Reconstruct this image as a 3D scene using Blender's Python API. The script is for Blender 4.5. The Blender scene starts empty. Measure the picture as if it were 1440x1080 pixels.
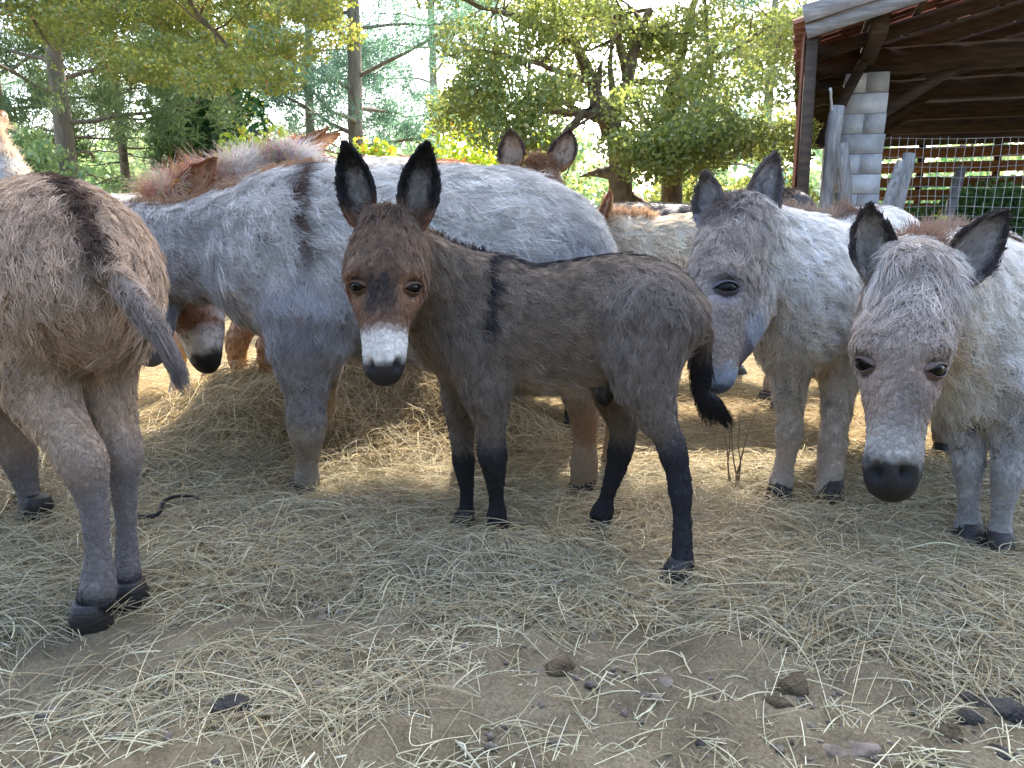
import bpy, math, random
import numpy as np
from mathutils import Vector, Matrix
from mathutils.bvhtree import BVHTree

rng = np.random.default_rng(7)
random.seed(7)
S = bpy.context.scene
COL = S.collection

# ------------------------------------------------------------------ camera, sky, sun, exposure
F_PX, CAM_H, HORIZON = 1090.0, 0.873, 320.0
PITCH = math.atan((540 - HORIZON) / F_PX)
cam = bpy.data.cameras.new('camera')
cam.sensor_width = 36.0
cam.lens = F_PX / 1440 * 36.0
cam.clip_start, cam.clip_end = 0.05, 2000
cam_o = bpy.data.objects.new('camera', cam)
COL.objects.link(cam_o)
cam_o.location = (0, 0, CAM_H)
cam_o.rotation_euler = (math.pi / 2 - PITCH, 0, 0)
S.camera = cam_o

SUN_EL, SUN_AZ = math.radians(46), math.radians(14)      # azimuth measured from +Y towards +X
sun_dir = Vector((math.sin(SUN_AZ) * math.cos(SUN_EL), math.cos(SUN_AZ) * math.cos(SUN_EL), math.sin(SUN_EL)))
world = bpy.data.worlds.new('World')
S.world = world
world.use_nodes = True
nt = world.node_tree
sky = nt.nodes.new('ShaderNodeTexSky')
sky.sky_type = 'NISHITA'
sky.sun_disc = False
sky.sun_elevation = SUN_EL
sky.sun_rotation = SUN_AZ
sky.dust_density = 3.0
sky.ozone_density = 0.6
sky.air_density = 1.0
nt.links.new(sky.outputs['Color'], nt.nodes['Background'].inputs['Color'])
nt.nodes['Background'].inputs['Strength'].default_value = 0.15
sun = bpy.data.lights.new('sun', 'SUN')
sun.energy = 2.3
sun.angle = math.radians(0.5)
sun.color = (1.0, 0.93, 0.82)
sun_o = bpy.data.objects.new('sun', sun)
COL.objects.link(sun_o)
sun_o.location = (0, 0, 20)
sun_o.rotation_euler = sun_dir.to_track_quat('Z', 'Y').to_euler()
S.view_settings.view_transform = 'Standard'
S.view_settings.look = 'None'
S.view_settings.gamma = 1.0
S.view_settings.use_curve_mapping = False
S.view_settings.exposure = 3.0
S.cycles.max_bounces = 6
S.cycles.diffuse_bounces = 3
S.cycles.transmission_bounces = 4
S.cycles.transparent_max_bounces = 6
S.cycles.caustics_reflective = False
S.cycles.caustics_refractive = False

# ------------------------------------------------------------------ pixel helpers
FWD = np.array([0, math.cos(PITCH), -math.sin(PITCH)])
UPV = np.array([0, math.sin(PITCH), math.cos(PITCH)])
RGT = np.array([1.0, 0, 0])
CAMP = np.array([0, 0, CAM_H])

def ray(u, v):
    return RGT * (u - 720) / F_PX + UPV * (540 - v) / F_PX + FWD

def PX(u, v, Y):
    d = ray(u, v)
    return CAMP + d * (Y / d[1])

def RP(u, v, Y, r):
    d = ray(u, v)
    return r * (Y / d[1]) / F_PX

def GP(u, v, z=0.0):
    d = ray(u, v)
    return CAMP + d * ((z - CAM_H) / d[2])

def srgb(h):
    h = h.lstrip('#')
    c = np.array([int(h[i:i + 2], 16) / 255 for i in (0, 2, 4)])
    return np.where(c <= 0.04045, c / 12.92, ((c + 0.055) / 1.055) ** 2.4)

def unit(v):
    v = np.asarray(v, float)
    n = np.linalg.norm(v, axis=-1, keepdims=True)
    return v / np.maximum(n, 1e-9)

def sstep(a, b, x):
    t = np.clip((np.asarray(x, float) - a) / (b - a), 0, 1)
    return t * t * (3 - 2 * t)

def make_noise(seed, freq, octs=3):
    r = np.random.default_rng(seed)
    ks = [(unit(r.normal(size=(5, 3))) * freq * (1.9 ** o) * r.uniform(.7, 1.3, (5, 1)), r.uniform(0, 6.28, 5), .6 ** o) for o in range(octs)]
    def f(p):
        p = np.asarray(p, float)
        out = np.zeros(p.shape[:-1])
        for K, ph, a in ks:
            out += a * np.sin(p @ K.T + ph).sum(-1) / 2.2
        return out / 1.9
    return f

# ------------------------------------------------------------------ object helpers
def link(o, parent=None):
    COL.objects.link(o)
    if parent is not None:
        o.parent = parent
    return o

def tag(o, label=None, cat=None, group=None, kind=None):
    if label: o['label'] = label
    if cat: o['category'] = cat
    if group: o['group'] = group
    if kind: o['kind'] = kind
    return o

def empty(name, loc=(0, 0, 0), rz=0):
    o = bpy.data.objects.new(name, None)
    o.empty_display_size = 0.1
    o.location = [float(c) for c in loc]
    o.rotation_euler = (0, 0, rz)
    return link(o)

def mesh_np(name, V, faces, mat, smooth=False, cols=None, extra=None):
    """V (n,3); faces: an (m,k) array or a list of such arrays."""
    V = np.asarray(V, np.float32)
    if not isinstance(faces, list): faces = [faces]
    faces = [np.asarray(f, np.int32) for f in faces if len(f)]
    me = bpy.data.meshes.new(name)
    me.vertices.add(len(V))
    me.vertices.foreach_set('co', V.ravel())
    idx = np.concatenate([f.ravel() for f in faces])
    tot = np.concatenate([np.full(len(f), f.shape[1], np.int32) for f in faces])
    st = np.concatenate([[0], np.cumsum(tot)[:-1]]).astype(np.int32)
    me.loops.add(len(idx))
    me.loops.foreach_set('vertex_index', idx)
    me.polygons.add(len(tot))
    me.polygons.foreach_set('loop_start', st)
    me.polygons.foreach_set('loop_total', tot)
    me.update(calc_edges=True)
    me.validate()
    if smooth:
        me.polygons.foreach_set('use_smooth', np.ones(len(me.polygons), bool))
    if cols is not None:
        a = me.attributes.new('col', 'FLOAT_COLOR', 'POINT')
        c4 = np.ones((len(V), 4), np.float32); c4[:, :3] = cols
        a.data.foreach_set('color', c4.ravel())
    if extra:
        for k, arr in extra.items():
            a = me.attributes.new(k, 'FLOAT', 'POINT')
            a.data.foreach_set('value', np.asarray(arr, np.float32))
    if mat: me.materials.append(mat)
    return me

def mobj(name, me, parent=None, loc=None):
    o = bpy.data.objects.new(name, me)
    if loc is not None: o.location = [float(c) for c in loc]
    return link(o, parent)

def curves_obj(name, P, R, C, mat, parent=None):
    """P (n,k,3) points, R (n,k) radii, C (n,3) colour for each strand."""
    n, k = P.shape[:2]
    hc = bpy.data.hair_curves.new(name)
    hc.add_curves([k] * n)
    hc.points.foreach_set('position', P.astype(np.float32).ravel())
    hc.points.foreach_set('radius', R.astype(np.float32).ravel())
    a = hc.attributes.new('col', 'FLOAT_COLOR', 'CURVE')
    c4 = np.ones((n, 4), np.float32); c4[:, :3] = C
    a.data.foreach_set('color', c4.ravel())
    hc.materials.append(mat)
    return mobj(name, hc, parent)

class MB:
    """collects boxes, tubes and lofts into one mesh"""
    def __init__(s): s.V = []; s.Q = []; s.T = []; s.n = 0
    def add(s, V, Q=(), T=()):
        V = np.asarray(V, float)
        s.V.append(V)
        if len(Q): s.Q.append(np.asarray(Q, int) + s.n)
        if len(T): s.T.append(np.asarray(T, int) + s.n)
        s.n += len(V)
    def box(s, c, d, M=None, jit=0.0):
        x, y, z = np.asarray(d, float) / 2
        V = np.array([[-x, -y, -z], [x, -y, -z], [x, y, -z], [-x, y, -z], [-x, -y, z], [x, -y, z], [x, y, z], [-x, y, z]])
        if jit: V = V + rng.normal(0, jit, V.shape)
        if M is not None: V = V @ np.asarray(M).T
        s.add(V + np.asarray(c, float), [[0, 3, 2, 1], [4, 5, 6, 7], [0, 1, 5, 4], [1, 2, 6, 5], [2, 3, 7, 6], [3, 0, 4, 7]])
    def beam(s, a, b, w, h, up=(0, 0, 1), jit=0.0):
        a, b = np.asarray(a, float), np.asarray(b, float)
        t = unit(b - a); l = unit(np.cross(up, t)); u = np.cross(t, l)
        s.box((a + b) / 2, (np.linalg.norm(b - a), w, h), np.stack([t, l, u], 1), jit)
    def tube(s, pts, rad, n=8, cap=True):
        pts = np.asarray(pts, float); rad = np.broadcast_to(rad, (len(pts),)).astype(float)
        T = unit(np.gradient(pts, axis=0))
        ref = np.array([0.31, 0.2, 0.93]) if abs(T[0][2]) < .9 else np.array([1.0, .1, 0])
        A = unit(np.cross(T, ref)); B = np.cross(T, A)
        th = np.arange(n) * 2 * math.pi / n
        V = pts[:, None] + rad[:, None, None] * (np.cos(th)[None, :, None] * A[:, None] + np.sin(th)[None, :, None] * B[:, None])
        m = len(pts)
        i, j = np.meshgrid(np.arange(m - 1), np.arange(n), indexing='ij')
        q = np.stack([i * n + j, i * n + (j + 1) % n, (i + 1) * n + (j + 1) % n, (i + 1) * n + j], -1).reshape(-1, 4)
        V = V.reshape(-1, 3)
        T3 = []
        if cap:
            V = np.vstack([V, pts[0], pts[-1]])
            c0, c1 = m * n, m * n + 1
            for jj in range(n):
                T3.append([c0, (jj + 1) % n, jj]); T3.append([c1, (m - 1) * n + jj, (m - 1) * n + (jj + 1) % n])
        s.add(V, q, T3)
    def mesh(s, name, mat, smooth=False, cols=None):
        f = []
        if s.Q: f.append(np.concatenate(s.Q))
        if s.T: f.append(np.concatenate(s.T))
        return mesh_np(name, np.concatenate(s.V), f, mat, smooth, cols)
    def build(s, name, mat, parent=None, smooth=False, loc=None):
        return mobj(name, s.mesh(name, mat, smooth), parent, loc)

# ------------------------------------------------------------------ materials
def nodes_of(name):
    m = bpy.data.materials.new(name)
    m.use_nodes = True
    t = m.node_tree
    return m, t, t.nodes, t.links, t.nodes['Principled BSDF']

def surf_mat(name, c1, c2, scale=6, rough=.85, bump=.3, bscale=40, stretch=(1, 1, 1), detail=6, c3=None, metal=0):
    m, t, N, L, b = nodes_of(name)
    tc = N.new('ShaderNodeTexCoord'); mp = N.new('ShaderNodeMapping')
    mp.inputs['Scale'].default_value = stretch
    L.new(tc.outputs['Object'], mp.inputs['Vector'])
    oi = N.new('ShaderNodeObjectInfo')
    vm = N.new('ShaderNodeVectorMath'); vm.operation = 'ADD'
    sc = N.new('ShaderNodeVectorMath'); sc.operation = 'SCALE'; sc.inputs['Scale'].default_value = 37.0
    cb = N.new('ShaderNodeCombineXYZ')
    L.new(oi.outputs['Random'], cb.inputs[0]); L.new(oi.outputs['Random'], cb.inputs[1])
    L.new(cb.outputs[0], sc.inputs[0]); L.new(mp.outputs[0], vm.inputs[0]); L.new(sc.outputs[0], vm.inputs[1])
    nz = N.new('ShaderNodeTexNoise'); nz.inputs['Scale'].default_value = scale; nz.inputs['Detail'].default_value = detail
    L.new(vm.outputs[0], nz.inputs['Vector'])
    rp = N.new('ShaderNodeValToRGB')
    rp.color_ramp.elements[0].position = .32; rp.color_ramp.elements[1].position = .68
    rp.color_ramp.elements[0].color = (*c1, 1); rp.color_ramp.elements[1].color = (*c2, 1)
    if c3 is not None:
        e = rp.color_ramp.elements.new(.5); e.color = (*c3, 1)
    L.new(nz.outputs['Fac'], rp.inputs['Fac'])
    mx = N.new('ShaderNodeMix'); mx.data_type = 'RGBA'; mx.blend_type = 'MULTIPLY'; mx.inputs[0].default_value = 1
    mr = N.new('ShaderNodeMapRange'); mr.inputs['To Min'].default_value = .75; mr.inputs['To Max'].default_value = 1.2
    L.new(oi.outputs['Random'], mr.inputs['Value'])
    L.new(rp.outputs['Color'], mx.inputs[6]); L.new(mr.outputs[0], mx.inputs[7])
    L.new(mx.outputs[2], b.inputs['Base Color'])
    b.inputs['Roughness'].default_value = rough
    b.inputs['Metallic'].default_value = metal
    n2 = N.new('ShaderNodeTexNoise'); n2.inputs['Scale'].default_value = bscale; n2.inputs['Detail'].default_value = 8
    L.new(vm.outputs[0], n2.inputs['Vector'])
    bp = N.new('ShaderNodeBump'); bp.inputs['Strength'].default_value = bump; bp.inputs['Distance'].default_value = .02
    L.new(n2.outputs['Fac'], bp.inputs['Height']); L.new(bp.outputs[0], b.inputs['Normal'])
    return m

def strand_mat(name, transl=.3, gloss=.06, rough=.45):
    m, t, N, L, b = nodes_of(name)
    N.remove(b)
    at = N.new('ShaderNodeAttribute'); at.attribute_name = 'col'
    d = N.new('ShaderNodeBsdfDiffuse'); tr = N.new('ShaderNodeBsdfTranslucent'); g = N.new('ShaderNodeBsdfGlossy')
    g.inputs['Roughness'].default_value = rough
    m1 = N.new('ShaderNodeMixShader'); m2 = N.new('ShaderNodeMixShader')
    m1.inputs[0].default_value = transl; m2.inputs[0].default_value = gloss
    L.new(at.outputs['Color'], d.inputs['Color']); L.new(at.outputs['Color'], tr.inputs['Color'])
    L.new(d.outputs[0], m1.inputs[1]); L.new(tr.outputs[0], m1.inputs[2])
    L.new(m1.outputs[0], m2.inputs[1]); L.new(g.outputs[0], m2.inputs[2])
    L.new(m2.outputs[0], N['Material Output'].inputs['Surface'])
    return m

def leaf_mat(name, ca, cb, cc=None, transl=.45, gloss=.06):
    m, t, N, L, b = nodes_of(name)
    N.remove(b)
    ge = N.new('ShaderNodeNewGeometry')
    rp = N.new('ShaderNodeValToRGB')
    rp.color_ramp.elements[0].color = (*ca, 1); rp.color_ramp.elements[1].color = (*cb, 1)
    if cc is not None:
        rp.color_ramp.elements[1].position = .86
        e = rp.color_ramp.elements.new(1.0); e.color = (*cc, 1)
    L.new(ge.outputs['Random Per Island'], rp.inputs['Fac'])
    d = N.new('ShaderNodeBsdfDiffuse'); tr = N.new('ShaderNodeBsdfTranslucent'); g = N.new('ShaderNodeBsdfGlossy')
    g.inputs['Roughness'].default_value = .4
    hs = N.new('ShaderNodeHueSaturation'); hs.inputs['Hue'].default_value = .48; hs.inputs['Saturation'].default_value = 1.1; hs.inputs['Value'].default_value = 1.5
    L.new(rp.outputs[0], hs.inputs['Color'])
    m1 = N.new('ShaderNodeMixShader'); m2 = N.new('ShaderNodeMixShader')
    m1.inputs[0].default_value = transl; m2.inputs[0].default_value = gloss
    L.new(rp.outputs[0], d.inputs['Color']); L.new(hs.outputs[0], tr.inputs['Color'])
    L.new(d.outputs[0], m1.inputs[1]); L.new(tr.outputs[0], m1.inputs[2])
    L.new(m1.outputs[0], m2.inputs[1]); L.new(g.outputs[0], m2.inputs[2])
    L.new(m2.outputs[0], N['Material Output'].inputs['Surface'])
    return m

def vcol_mat(name, rough=.6, gloss=None, bump=.15, bscale=300):
    m, t, N, L, b = nodes_of(name)
    at = N.new('ShaderNodeAttribute'); at.attribute_name = 'col'
    L.new(at.outputs['Color'], b.inputs['Base Color'])
    b.inputs['Roughness'].default_value = rough
    b.inputs['Specular IOR Level'].default_value = .25
    n2 = N.new('ShaderNodeTexNoise'); n2.inputs['Scale'].default_value = bscale; n2.inputs['Detail'].default_value = 4
    tc = N.new('ShaderNodeTexCoord'); L.new(tc.outputs['Object'], n2.inputs['Vector'])
    bp = N.new('ShaderNodeBump'); bp.inputs['Strength'].default_value = bump; bp.inputs['Distance'].default_value = .003
    L.new(n2.outputs['Fac'], bp.inputs['Height']); L.new(bp.outputs[0], b.inputs['Normal'])
    return m

def plain_mat(name, c, rough=.5, spec=.5):
    m, t, N, L, b = nodes_of(name)
    b.inputs['Base Color'].default_value = (*c, 1); b.inputs['Roughness'].default_value = rough
    b.inputs['Specular IOR Level'].default_value = spec
    return m

M_FUR = strand_mat('fur', .18, .03, .45)
M_MANE = strand_mat('mane_hair', .28, .04)
M_HAY = strand_mat('hay_stalk', .3, .05, .4)
M_SKIN = vcol_mat('hide')
M_EYE = plain_mat('wet_eye', (.006, .005, .004), .16, .14)
M_LID = plain_mat('eyelid_skin', (.045, .036, .032), .75, .2)
M_HOOF = surf_mat('hoof_horn', srgb('#1c1917'), srgb('#352f2b'), 20, .6, .3, 60, (1, 1, 4))
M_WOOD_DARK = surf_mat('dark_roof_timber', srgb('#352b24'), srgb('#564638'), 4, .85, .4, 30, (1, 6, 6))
M_WOOD_SUNLIT = surf_mat('sunlit_orange_timber', srgb('#7a5230'), srgb('#96693f'), 4, .8, .3, 30, (1, 6, 6))  # orange of sunlight put into the timber colour
M_WOOD_GREY = surf_mat('weathered_grey_wood', srgb('#7b7a7c'), srgb('#a9a8aa'), 5, .9, .6, 30, (1, 8, 8), c3=srgb('#8d8b8c'))
M_POST = surf_mat('weathered_post_wood', srgb('#7d7a78'), srgb('#b0adaa'), 6, .9, .6, 25, (8, 8, 1))
M_BLOCK = surf_mat('concrete_block', srgb('#d2d5da'), srgb('#eeeff2'), 9, .95, .7, 60)
M_MORTAR = surf_mat('mortar', srgb('#8d8d8d'), srgb('#a3a3a0'), 12, .95, .5, 60)
M_TILE = surf_mat('terracotta_tile', srgb('#6a4032'), srgb('#855642'), 6, .85, .3, 50)
M_RUST = surf_mat('rust_red_sheet', srgb('#5e3226'), srgb('#7d4630'), 4, .8, .3, 40)
M_WIRE = plain_mat('galvanised_wire', srgb('#c4c6c6'), .5, .5)
M_BARK_PINE = surf_mat('pine_bark', srgb('#6e6258'), srgb('#948576'), 7, .95, .9, 14, (2, 2, .5))
M_BARK_OAK = surf_mat('oak_bark', srgb('#5a4c3e'), srgb('#83725e'), 8, .95, .9, 16, (2, 2, .6))
M_DUNG = surf_mat('dung', srgb('#1f1b17'), srgb('#3a342b'), 30, .75, .6, 120)
M_DUNG_DRY = surf_mat('dry_dung', srgb('#4a3d2a'), srgb('#6a5a40'), 40, .95, .9, 150)
M_TWIG = surf_mat('twig_bark', srgb('#6a5844'), srgb('#97846a'), 30, .9, .4, 90)
M_STRAP = plain_mat('black_strap', (.012, .012, .014), .6, .3)

# ------------------------------------------------------------------ terrain
gn1, gn2, gn3 = make_noise(1, 1.6, 2), make_noise(2, 7, 3), make_noise(3, 30, 3)
MOUNDS = [(-1.0, 3.12, .42, .38, .30), (-.5, 3.3, .32, .30, .31), (-.15, 3.3, .35, .3, .16), (-.02, 1.88, .26, .13, .045), (.8, 1.75, .5, .15, .02), (-.55, 2.15, .4, .25, .03), (1.0, 1.6, .3, .15, .03), (-1.7, 2.6, .5, .5, .1), (-.6, 1.42, .22, .12, .03)]

def height(x, y):
    p = np.stack([x, y, np.zeros_like(x)], -1)
    h = .014 * gn1(p) + .008 * gn2(p)
    mh = np.zeros_like(h)
    for cx, cy, sx, sy, a in MOUNDS:
        mh = mh + a * np.exp(-(((x - cx) / sx) ** 2 + ((y - cy) / sy) ** 2) * 1.1)
    return h + mh * (1 + .22 * gn2(p * 1.3 + 2))

def hay_density(x, y):
    p = np.stack([x, y, np.zeros_like(x)], -1)
    n = .5 * gn1(p * 1.7 + 3.1) + .5 * gn2(p * .6)
    edge = np.interp(x, [-1.2, -.75, -.45, -.1, .3, .45, .75, 1.1, 1.6], [1.5, 1.62, 1.72, 1.64, 1.60, 1.58, 1.44, 1.36, 1.33])
    d = sstep(-.10, .14, y - edge + .10 * n)
    d = d * (1 - .55 * sstep(3.2, 5.0, y))
    # loose handful at the lower left
    d = np.maximum(d, .8 * np.exp(-(((x + .48) / .28) ** 2 + ((y - 1.28) / .17) ** 2)) * sstep(-.9, .6, n + .3))
    d = np.maximum(d, .5 * np.exp(-(((x + .25) / .22) ** 2 + ((y - 1.08) / .06) ** 2)))
    d = d * (1 - .75 * np.exp(-(((x + .42) / .2) ** 2 + ((y - 1.60) / .13) ** 2)))
    d = np.clip(d * (1 + .35 * n), 0, 1)
    return d

def axis_coords(lo, hi, step, far_lo, far_hi, g=1.18):
    c = list(np.arange(lo, hi, step))
    s, x = step, hi
    up = []
    while x < far_hi:
        up.append(x); s *= g; x += s
    dn = []
    s, x = step * g, lo - step * g
    while x > far_lo:
        dn.append(x); s *= g; x -= s
    return np.array(dn[::-1] + c + up)

gx = axis_coords(-1.9, 1.9, .016, -400, 400)
gy = axis_coords(.9, 3.2, .014, -60, 700)
GX, GY = np.meshgrid(gx, gy, indexing='ij')
gp = np.stack([GX, GY, 0 * GX], -1)
near = np.exp(-np.maximum(0, np.hypot(GX, GY - 2) - 3) / 2)
dens_g = hay_density(GX, GY) * (np.hypot(GX, GY) < 14)
clod = np.abs(gn3(gp)) * .014 + np.maximum(0, gn2(gp * 2.3 + 5)) * .016 + np.abs(gn3(gp * 2.1 + 9)) * .010
GZ = height(GX, GY) * np.where(np.hypot(GX, GY) < 60, 1, .5) + clod * near * (1 - .93 * dens_g)
ni, nj = GX.shape
ii, jj = np.meshgrid(np.arange(ni - 1), np.arange(nj - 1), indexing='ij')
q = np.stack([ii * nj + jj, (ii + 1) * nj + jj, (ii + 1) * nj + jj + 1, ii * nj + jj + 1], -1).reshape(-1, 4)

def ground_mat():
    m, t, N, L, b = nodes_of('trampled_earth')
    tc = N.new('ShaderNodeTexCoord')
    def noise(s, d=8, r=.6):
        n = N.new('ShaderNodeTexNoise'); n.inputs['Scale'].default_value = s; n.inputs['Detail'].default_value = d; n.inputs['Roughness'].default_value = r
        L.new(tc.outputs['Object'], n.inputs['Vector']); return n
    def ramp(n, stops):
        r = N.new('ShaderNodeValToRGB'); e = r.color_ramp.elements
        e[0].position, e[0].color = stops[0][0], (*stops[0][1], 1)
        e[1].position, e[1].color = stops[-1][0], (*stops[-1][1], 1)
        for p, c in stops[1:-1]:
            x = e.new(p); x.color = (*c, 1)
        L.new(n.outputs['Fac'], r.inputs['Fac']); return r
    r1 = ramp(noise(5), [(.3, srgb('#6b6250')), (.5, srgb('#887d67')), (.72, srgb('#a1977f'))])
    r2 = ramp(noise(160, 5, .7), [(.3, srgb('#6f6659')), (.5, srgb('#c9c2b4')), (.7, srgb('#ffffff'))])
    mx = N.new('ShaderNodeMix'); mx.data_type = 'RGBA'; mx.blend_type = 'MULTIPLY'; mx.inputs[0].default_value = .75
    L.new(r1.outputs[0], mx.inputs[6]); L.new(r2.outputs[0], mx.inputs[7])
    r3 = ramp(noise(70, 6), [(.3, srgb('#5e5233')), (.7, srgb('#9a8a5c'))])
    at = N.new('ShaderNodeAttribute'); at.attribute_name = 'hay'
    m2 = N.new('ShaderNodeMix'); m2.data_type = 'RGBA'
    L.new(at.outputs['Fac'], m2.inputs[0]); L.new(mx.outputs[2], m2.inputs[6]); L.new(r3.outputs[0], m2.inputs[7])
    L.new(m2.outputs[2], b.inputs['Base Color'])
    b.inputs['Roughness'].default_value = .95; b.inputs['Specular IOR Level'].default_value = .2
    nb = noise(90, 10, .7)
    bp = N.new('ShaderNodeBump'); bp.inputs['Strength'].default_value = .9; bp.inputs['Distance'].default_value = .012
    L.new(nb.outputs['Fac'], bp.inputs['Height']); L.new(bp.outputs[0], b.inputs['Normal'])
    return m
ground = mobj('ground', mesh_np('ground', np.stack([GX, GY, GZ], -1).reshape(-1, 3), q, ground_mat(), True, extra={'hay': (dens_g * .75).ravel()}))
tag(ground, 'trampled brown earth of the yard strewn with hay', 'ground', kind='structure')

def gz(x, y):
    return float(height(np.array([x]), np.array([y]))[0])

# ================================================================== BARN
BARN_A = math.atan2(-.34, .94)
B0 = np.array([3.76, 8.7, 0.0])
barn = tag(empty('barn', B0, BARN_A), 'open sided timber barn with tiled roof on concrete block columns', 'barn')
blk = {}
def block_mesh(w, d, h, k):
    key = (round(w, 2), round(d, 2), k)
    if key not in blk:
        mb = MB(); mb.box((0, 0, 0), (w, d, h), jit=.004); blk[key] = mb.mesh('block', M_BLOCK)
    return blk[key]
def column(lx, ly, top, w=.42):
    n = 12; h = top / n
    mb = MB(); mb.box((lx, ly, top / 2), (w - .03, w - .03, top - .004))
    c = mb.build('column', M_MORTAR, barn)
    for k in range(n):
        z = (k + .5) * h
        dims = [(w / 2 - .005, w, -w / 4, 0), (w / 2 - .005, w, w / 4, 0)] if k % 2 else [(w, w / 2 - .005, 0, -w / 4), (w, w / 2 - .005, 0, w / 4)]
        for dx, dy, ox, oy in dims:
            mobj('block', block_mesh(dx, dy, h - .014, random.randint(0, 3)), c, (lx + ox + random.uniform(-.004, .004), ly + oy + random.uniform(-.004, .004), z))
COLS_Y = (0, 4.05, 8.1)
for ly in COLS_Y:
    column(0, ly, 2.45); 
    if ly < 8: column(7.2, ly, 2.45)
def bpart(name, mat, a, b, w, h, jit=.004, up=(0, 0, 1)):
    mb = MB(); mb.beam(a, b, w, h, up, jit); return mb.build(name, mat, barn)
SL, EX, EZ = .25, -.62, 2.58            # slope, eave local x, eave height at the underside of the tiles
RX = 3.6
RZ = EZ + SL * (RX - EX)
def rz_at(x): return EZ + SL * (x - EX) if x <= RX else EZ + SL * (2 * RX - x - EX)
for ly in (-.05, 2.0, 4.0, 6.0, 8.1):
    bpart('tie_beam', M_WOOD_DARK, (-.35, ly, 2.575), (7.6, ly, 2.575), .16, .25)
    bpart('rafter', M_WOOD_DARK, (EX + .03, ly, EZ - .09), (RX, ly, RZ - .09), .12, .16)
    bpart('rafter', M_WOOD_DARK, (7.2 - EX, ly, EZ - .09), (RX + .02, ly, RZ - .09), .12, .16)
    bpart('king_post', M_WOOD_DARK, (RX, ly + .012, 2.7), (RX, ly + .012, RZ - .16), .14, .14, up=(1, 0, 0))
    bpart('strut', M_WOOD_DARK, (RX - .05, ly + .02, 2.75), (RX - 1.4, ly + .02, rz_at(RX - 1.4) - .17), .1, .1)
    bpart('knee_brace', M_WOOD_DARK, (.1, ly + .03, 2.0), (.85, ly + .03, 2.5), .09, .1)
for ly in (-1.0, 1.0, 3.0, 5.0, 7.0):
    bpart('rafter', M_WOOD_DARK, (EX + .03, ly, EZ - .09), (RX, ly, RZ - .09), .08, .12)
bpart('brace', M_WOOD_DARK, (-.02, -.42, 2.62), (-.42, -.40, 1.72), .1, .1)
for x in np.arange(EX + .1, RX, .42):
    bpart('purlin', M_WOOD_DARK, (x, -1.78, rz_at(x) - .005), (x, 9.2, rz_at(x) - .005), .05, .03)
bpart('wall_plate', M_WOOD_DARK, (-.02, -1.6, 2.60), (-.02, 9.0, 2.60), .14, .14)
# fascia boards on the gable end
for w, off, zz in ((.15, 0, .10), (.12, .035, -.03)):
    bpart('fascia_board', M_WOOD_GREY, (EX - .04 + off, -1.83 + off, EZ + zz), (RX, -1.83 + off, RZ + zz), .03, w, .003)
# roof tiles: each a curved clay tile
th = np.linspace(-1.3, 1.3, 6)
tv, tq = [], []
for a, yy in enumerate((-.235, .235)):
    for rr in (.085, .073):
        for k in th:
            tv.append((yy, math.sin(k) * rr * 1.2, math.cos(k) * rr - .04 + (.012 if a else 0)))
for k in range(5):
    tq += [(k, k + 1, 12 + k + 1, 12 + k), (6 + k + 1, 6 + k, 18 + k, 18 + k + 1), (k, 6 + k, 6 + k + 1, k + 1), (12 + k, 12 + k + 1, 18 + k + 1, 18 + k)]
tile_me = mesh_np('tile', tv, np.array(tq), M_TILE, True)
tile_n = 0
rest = MB()
ang = -math.atan(SL)
tva = np.array(tv)
cs, sn = math.cos(ang), math.sin(ang)
R = np.array([[cs, 0, sn], [0, 1, 0], [-sn, 0, cs]])
for iy, y in enumerate(np.arange(-1.72, 9.2, .215)):
    for x in np.arange(EX + .12, RX, .42):
        z = rz_at(x) + .075 + random.uniform(-.006, .006)
        if iy < 27:
            o = mobj('tile', tile_me, barn, (x + random.uniform(-.012, .012), y, z)); o.rotation_euler = (random.uniform(-.03, .03), ang, random.uniform(-.02, .02))
        else:
            rest.add(tva @ R.T + np.array((x, y, z)), tq)
for y in np.arange(-1.72, 9.2, .215):
    for x in np.arange(RX + .25, 7.6, .42):
        rest.add((tva @ (R * np.array([[1, 1, -1], [1, 1, 1], [-1, 1, 1]])).T) + np.array((x, y, rz_at(x) + .075)), tq)
tag(rest.build('tile_field', M_TILE, barn, True), kind='stuff')
# rust-red corrugated sheet hanging on the side below the eave
n = 64
ys = np.linspace(-1.75, 1.2, n)
V = []
for z in (1.25, 2.56):
    V += [(-.64 + .018 * math.sin(y * 2 * math.pi / .11), y, z) for y in ys]
V += [(a + .006, b, c) for a, b, c in V]
qs = [(k, k + 1, n + k + 1, n + k) for k in range(n - 1)] + [(2 * n + k + 1, 2 * n + k, 3 * n + k, 3 * n + k + 1) for k in range(n - 1)]
mobj('side_sheet', mesh_np('side_sheet', V, np.array(qs), M_RUST, True), barn)
for y in (-1.7, .2, 1.1): bpart('side_post', M_WOOD_DARK, (-.55, y, 0), (-.57, y, 2.5), .09, .09, up=(1, 0, 0))
for z in (1.3, 2.45): bpart('side_rail', M_WOOD_SUNLIT, (-.585, -1.7, z), (-.585, 1.15, z), .05, .1)
# rails and posts of the far side, sunlight's orange put into the rail colour
for z in (1.0, 1.24, 1.5, 1.74, 2.02, 2.3):
    bpart('rail', M_WOOD_SUNLIT, (.25, 8.0, z), (7.6, 8.0, z), .06, .2)
for x in (1.6, 2.9, 4.2, 5.5): bpart('rail_post', M_WOOD_DARK, (x, 8.1, 0), (x, 8.1, 2.45), .12, .12, up=(1, 0, 0))
bpart('inner_prop', M_WOOD_GREY, (.95, 1.2, 0), (1.25, 1.6, 1.6), .1, .1, up=(1, 0, 0))

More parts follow.
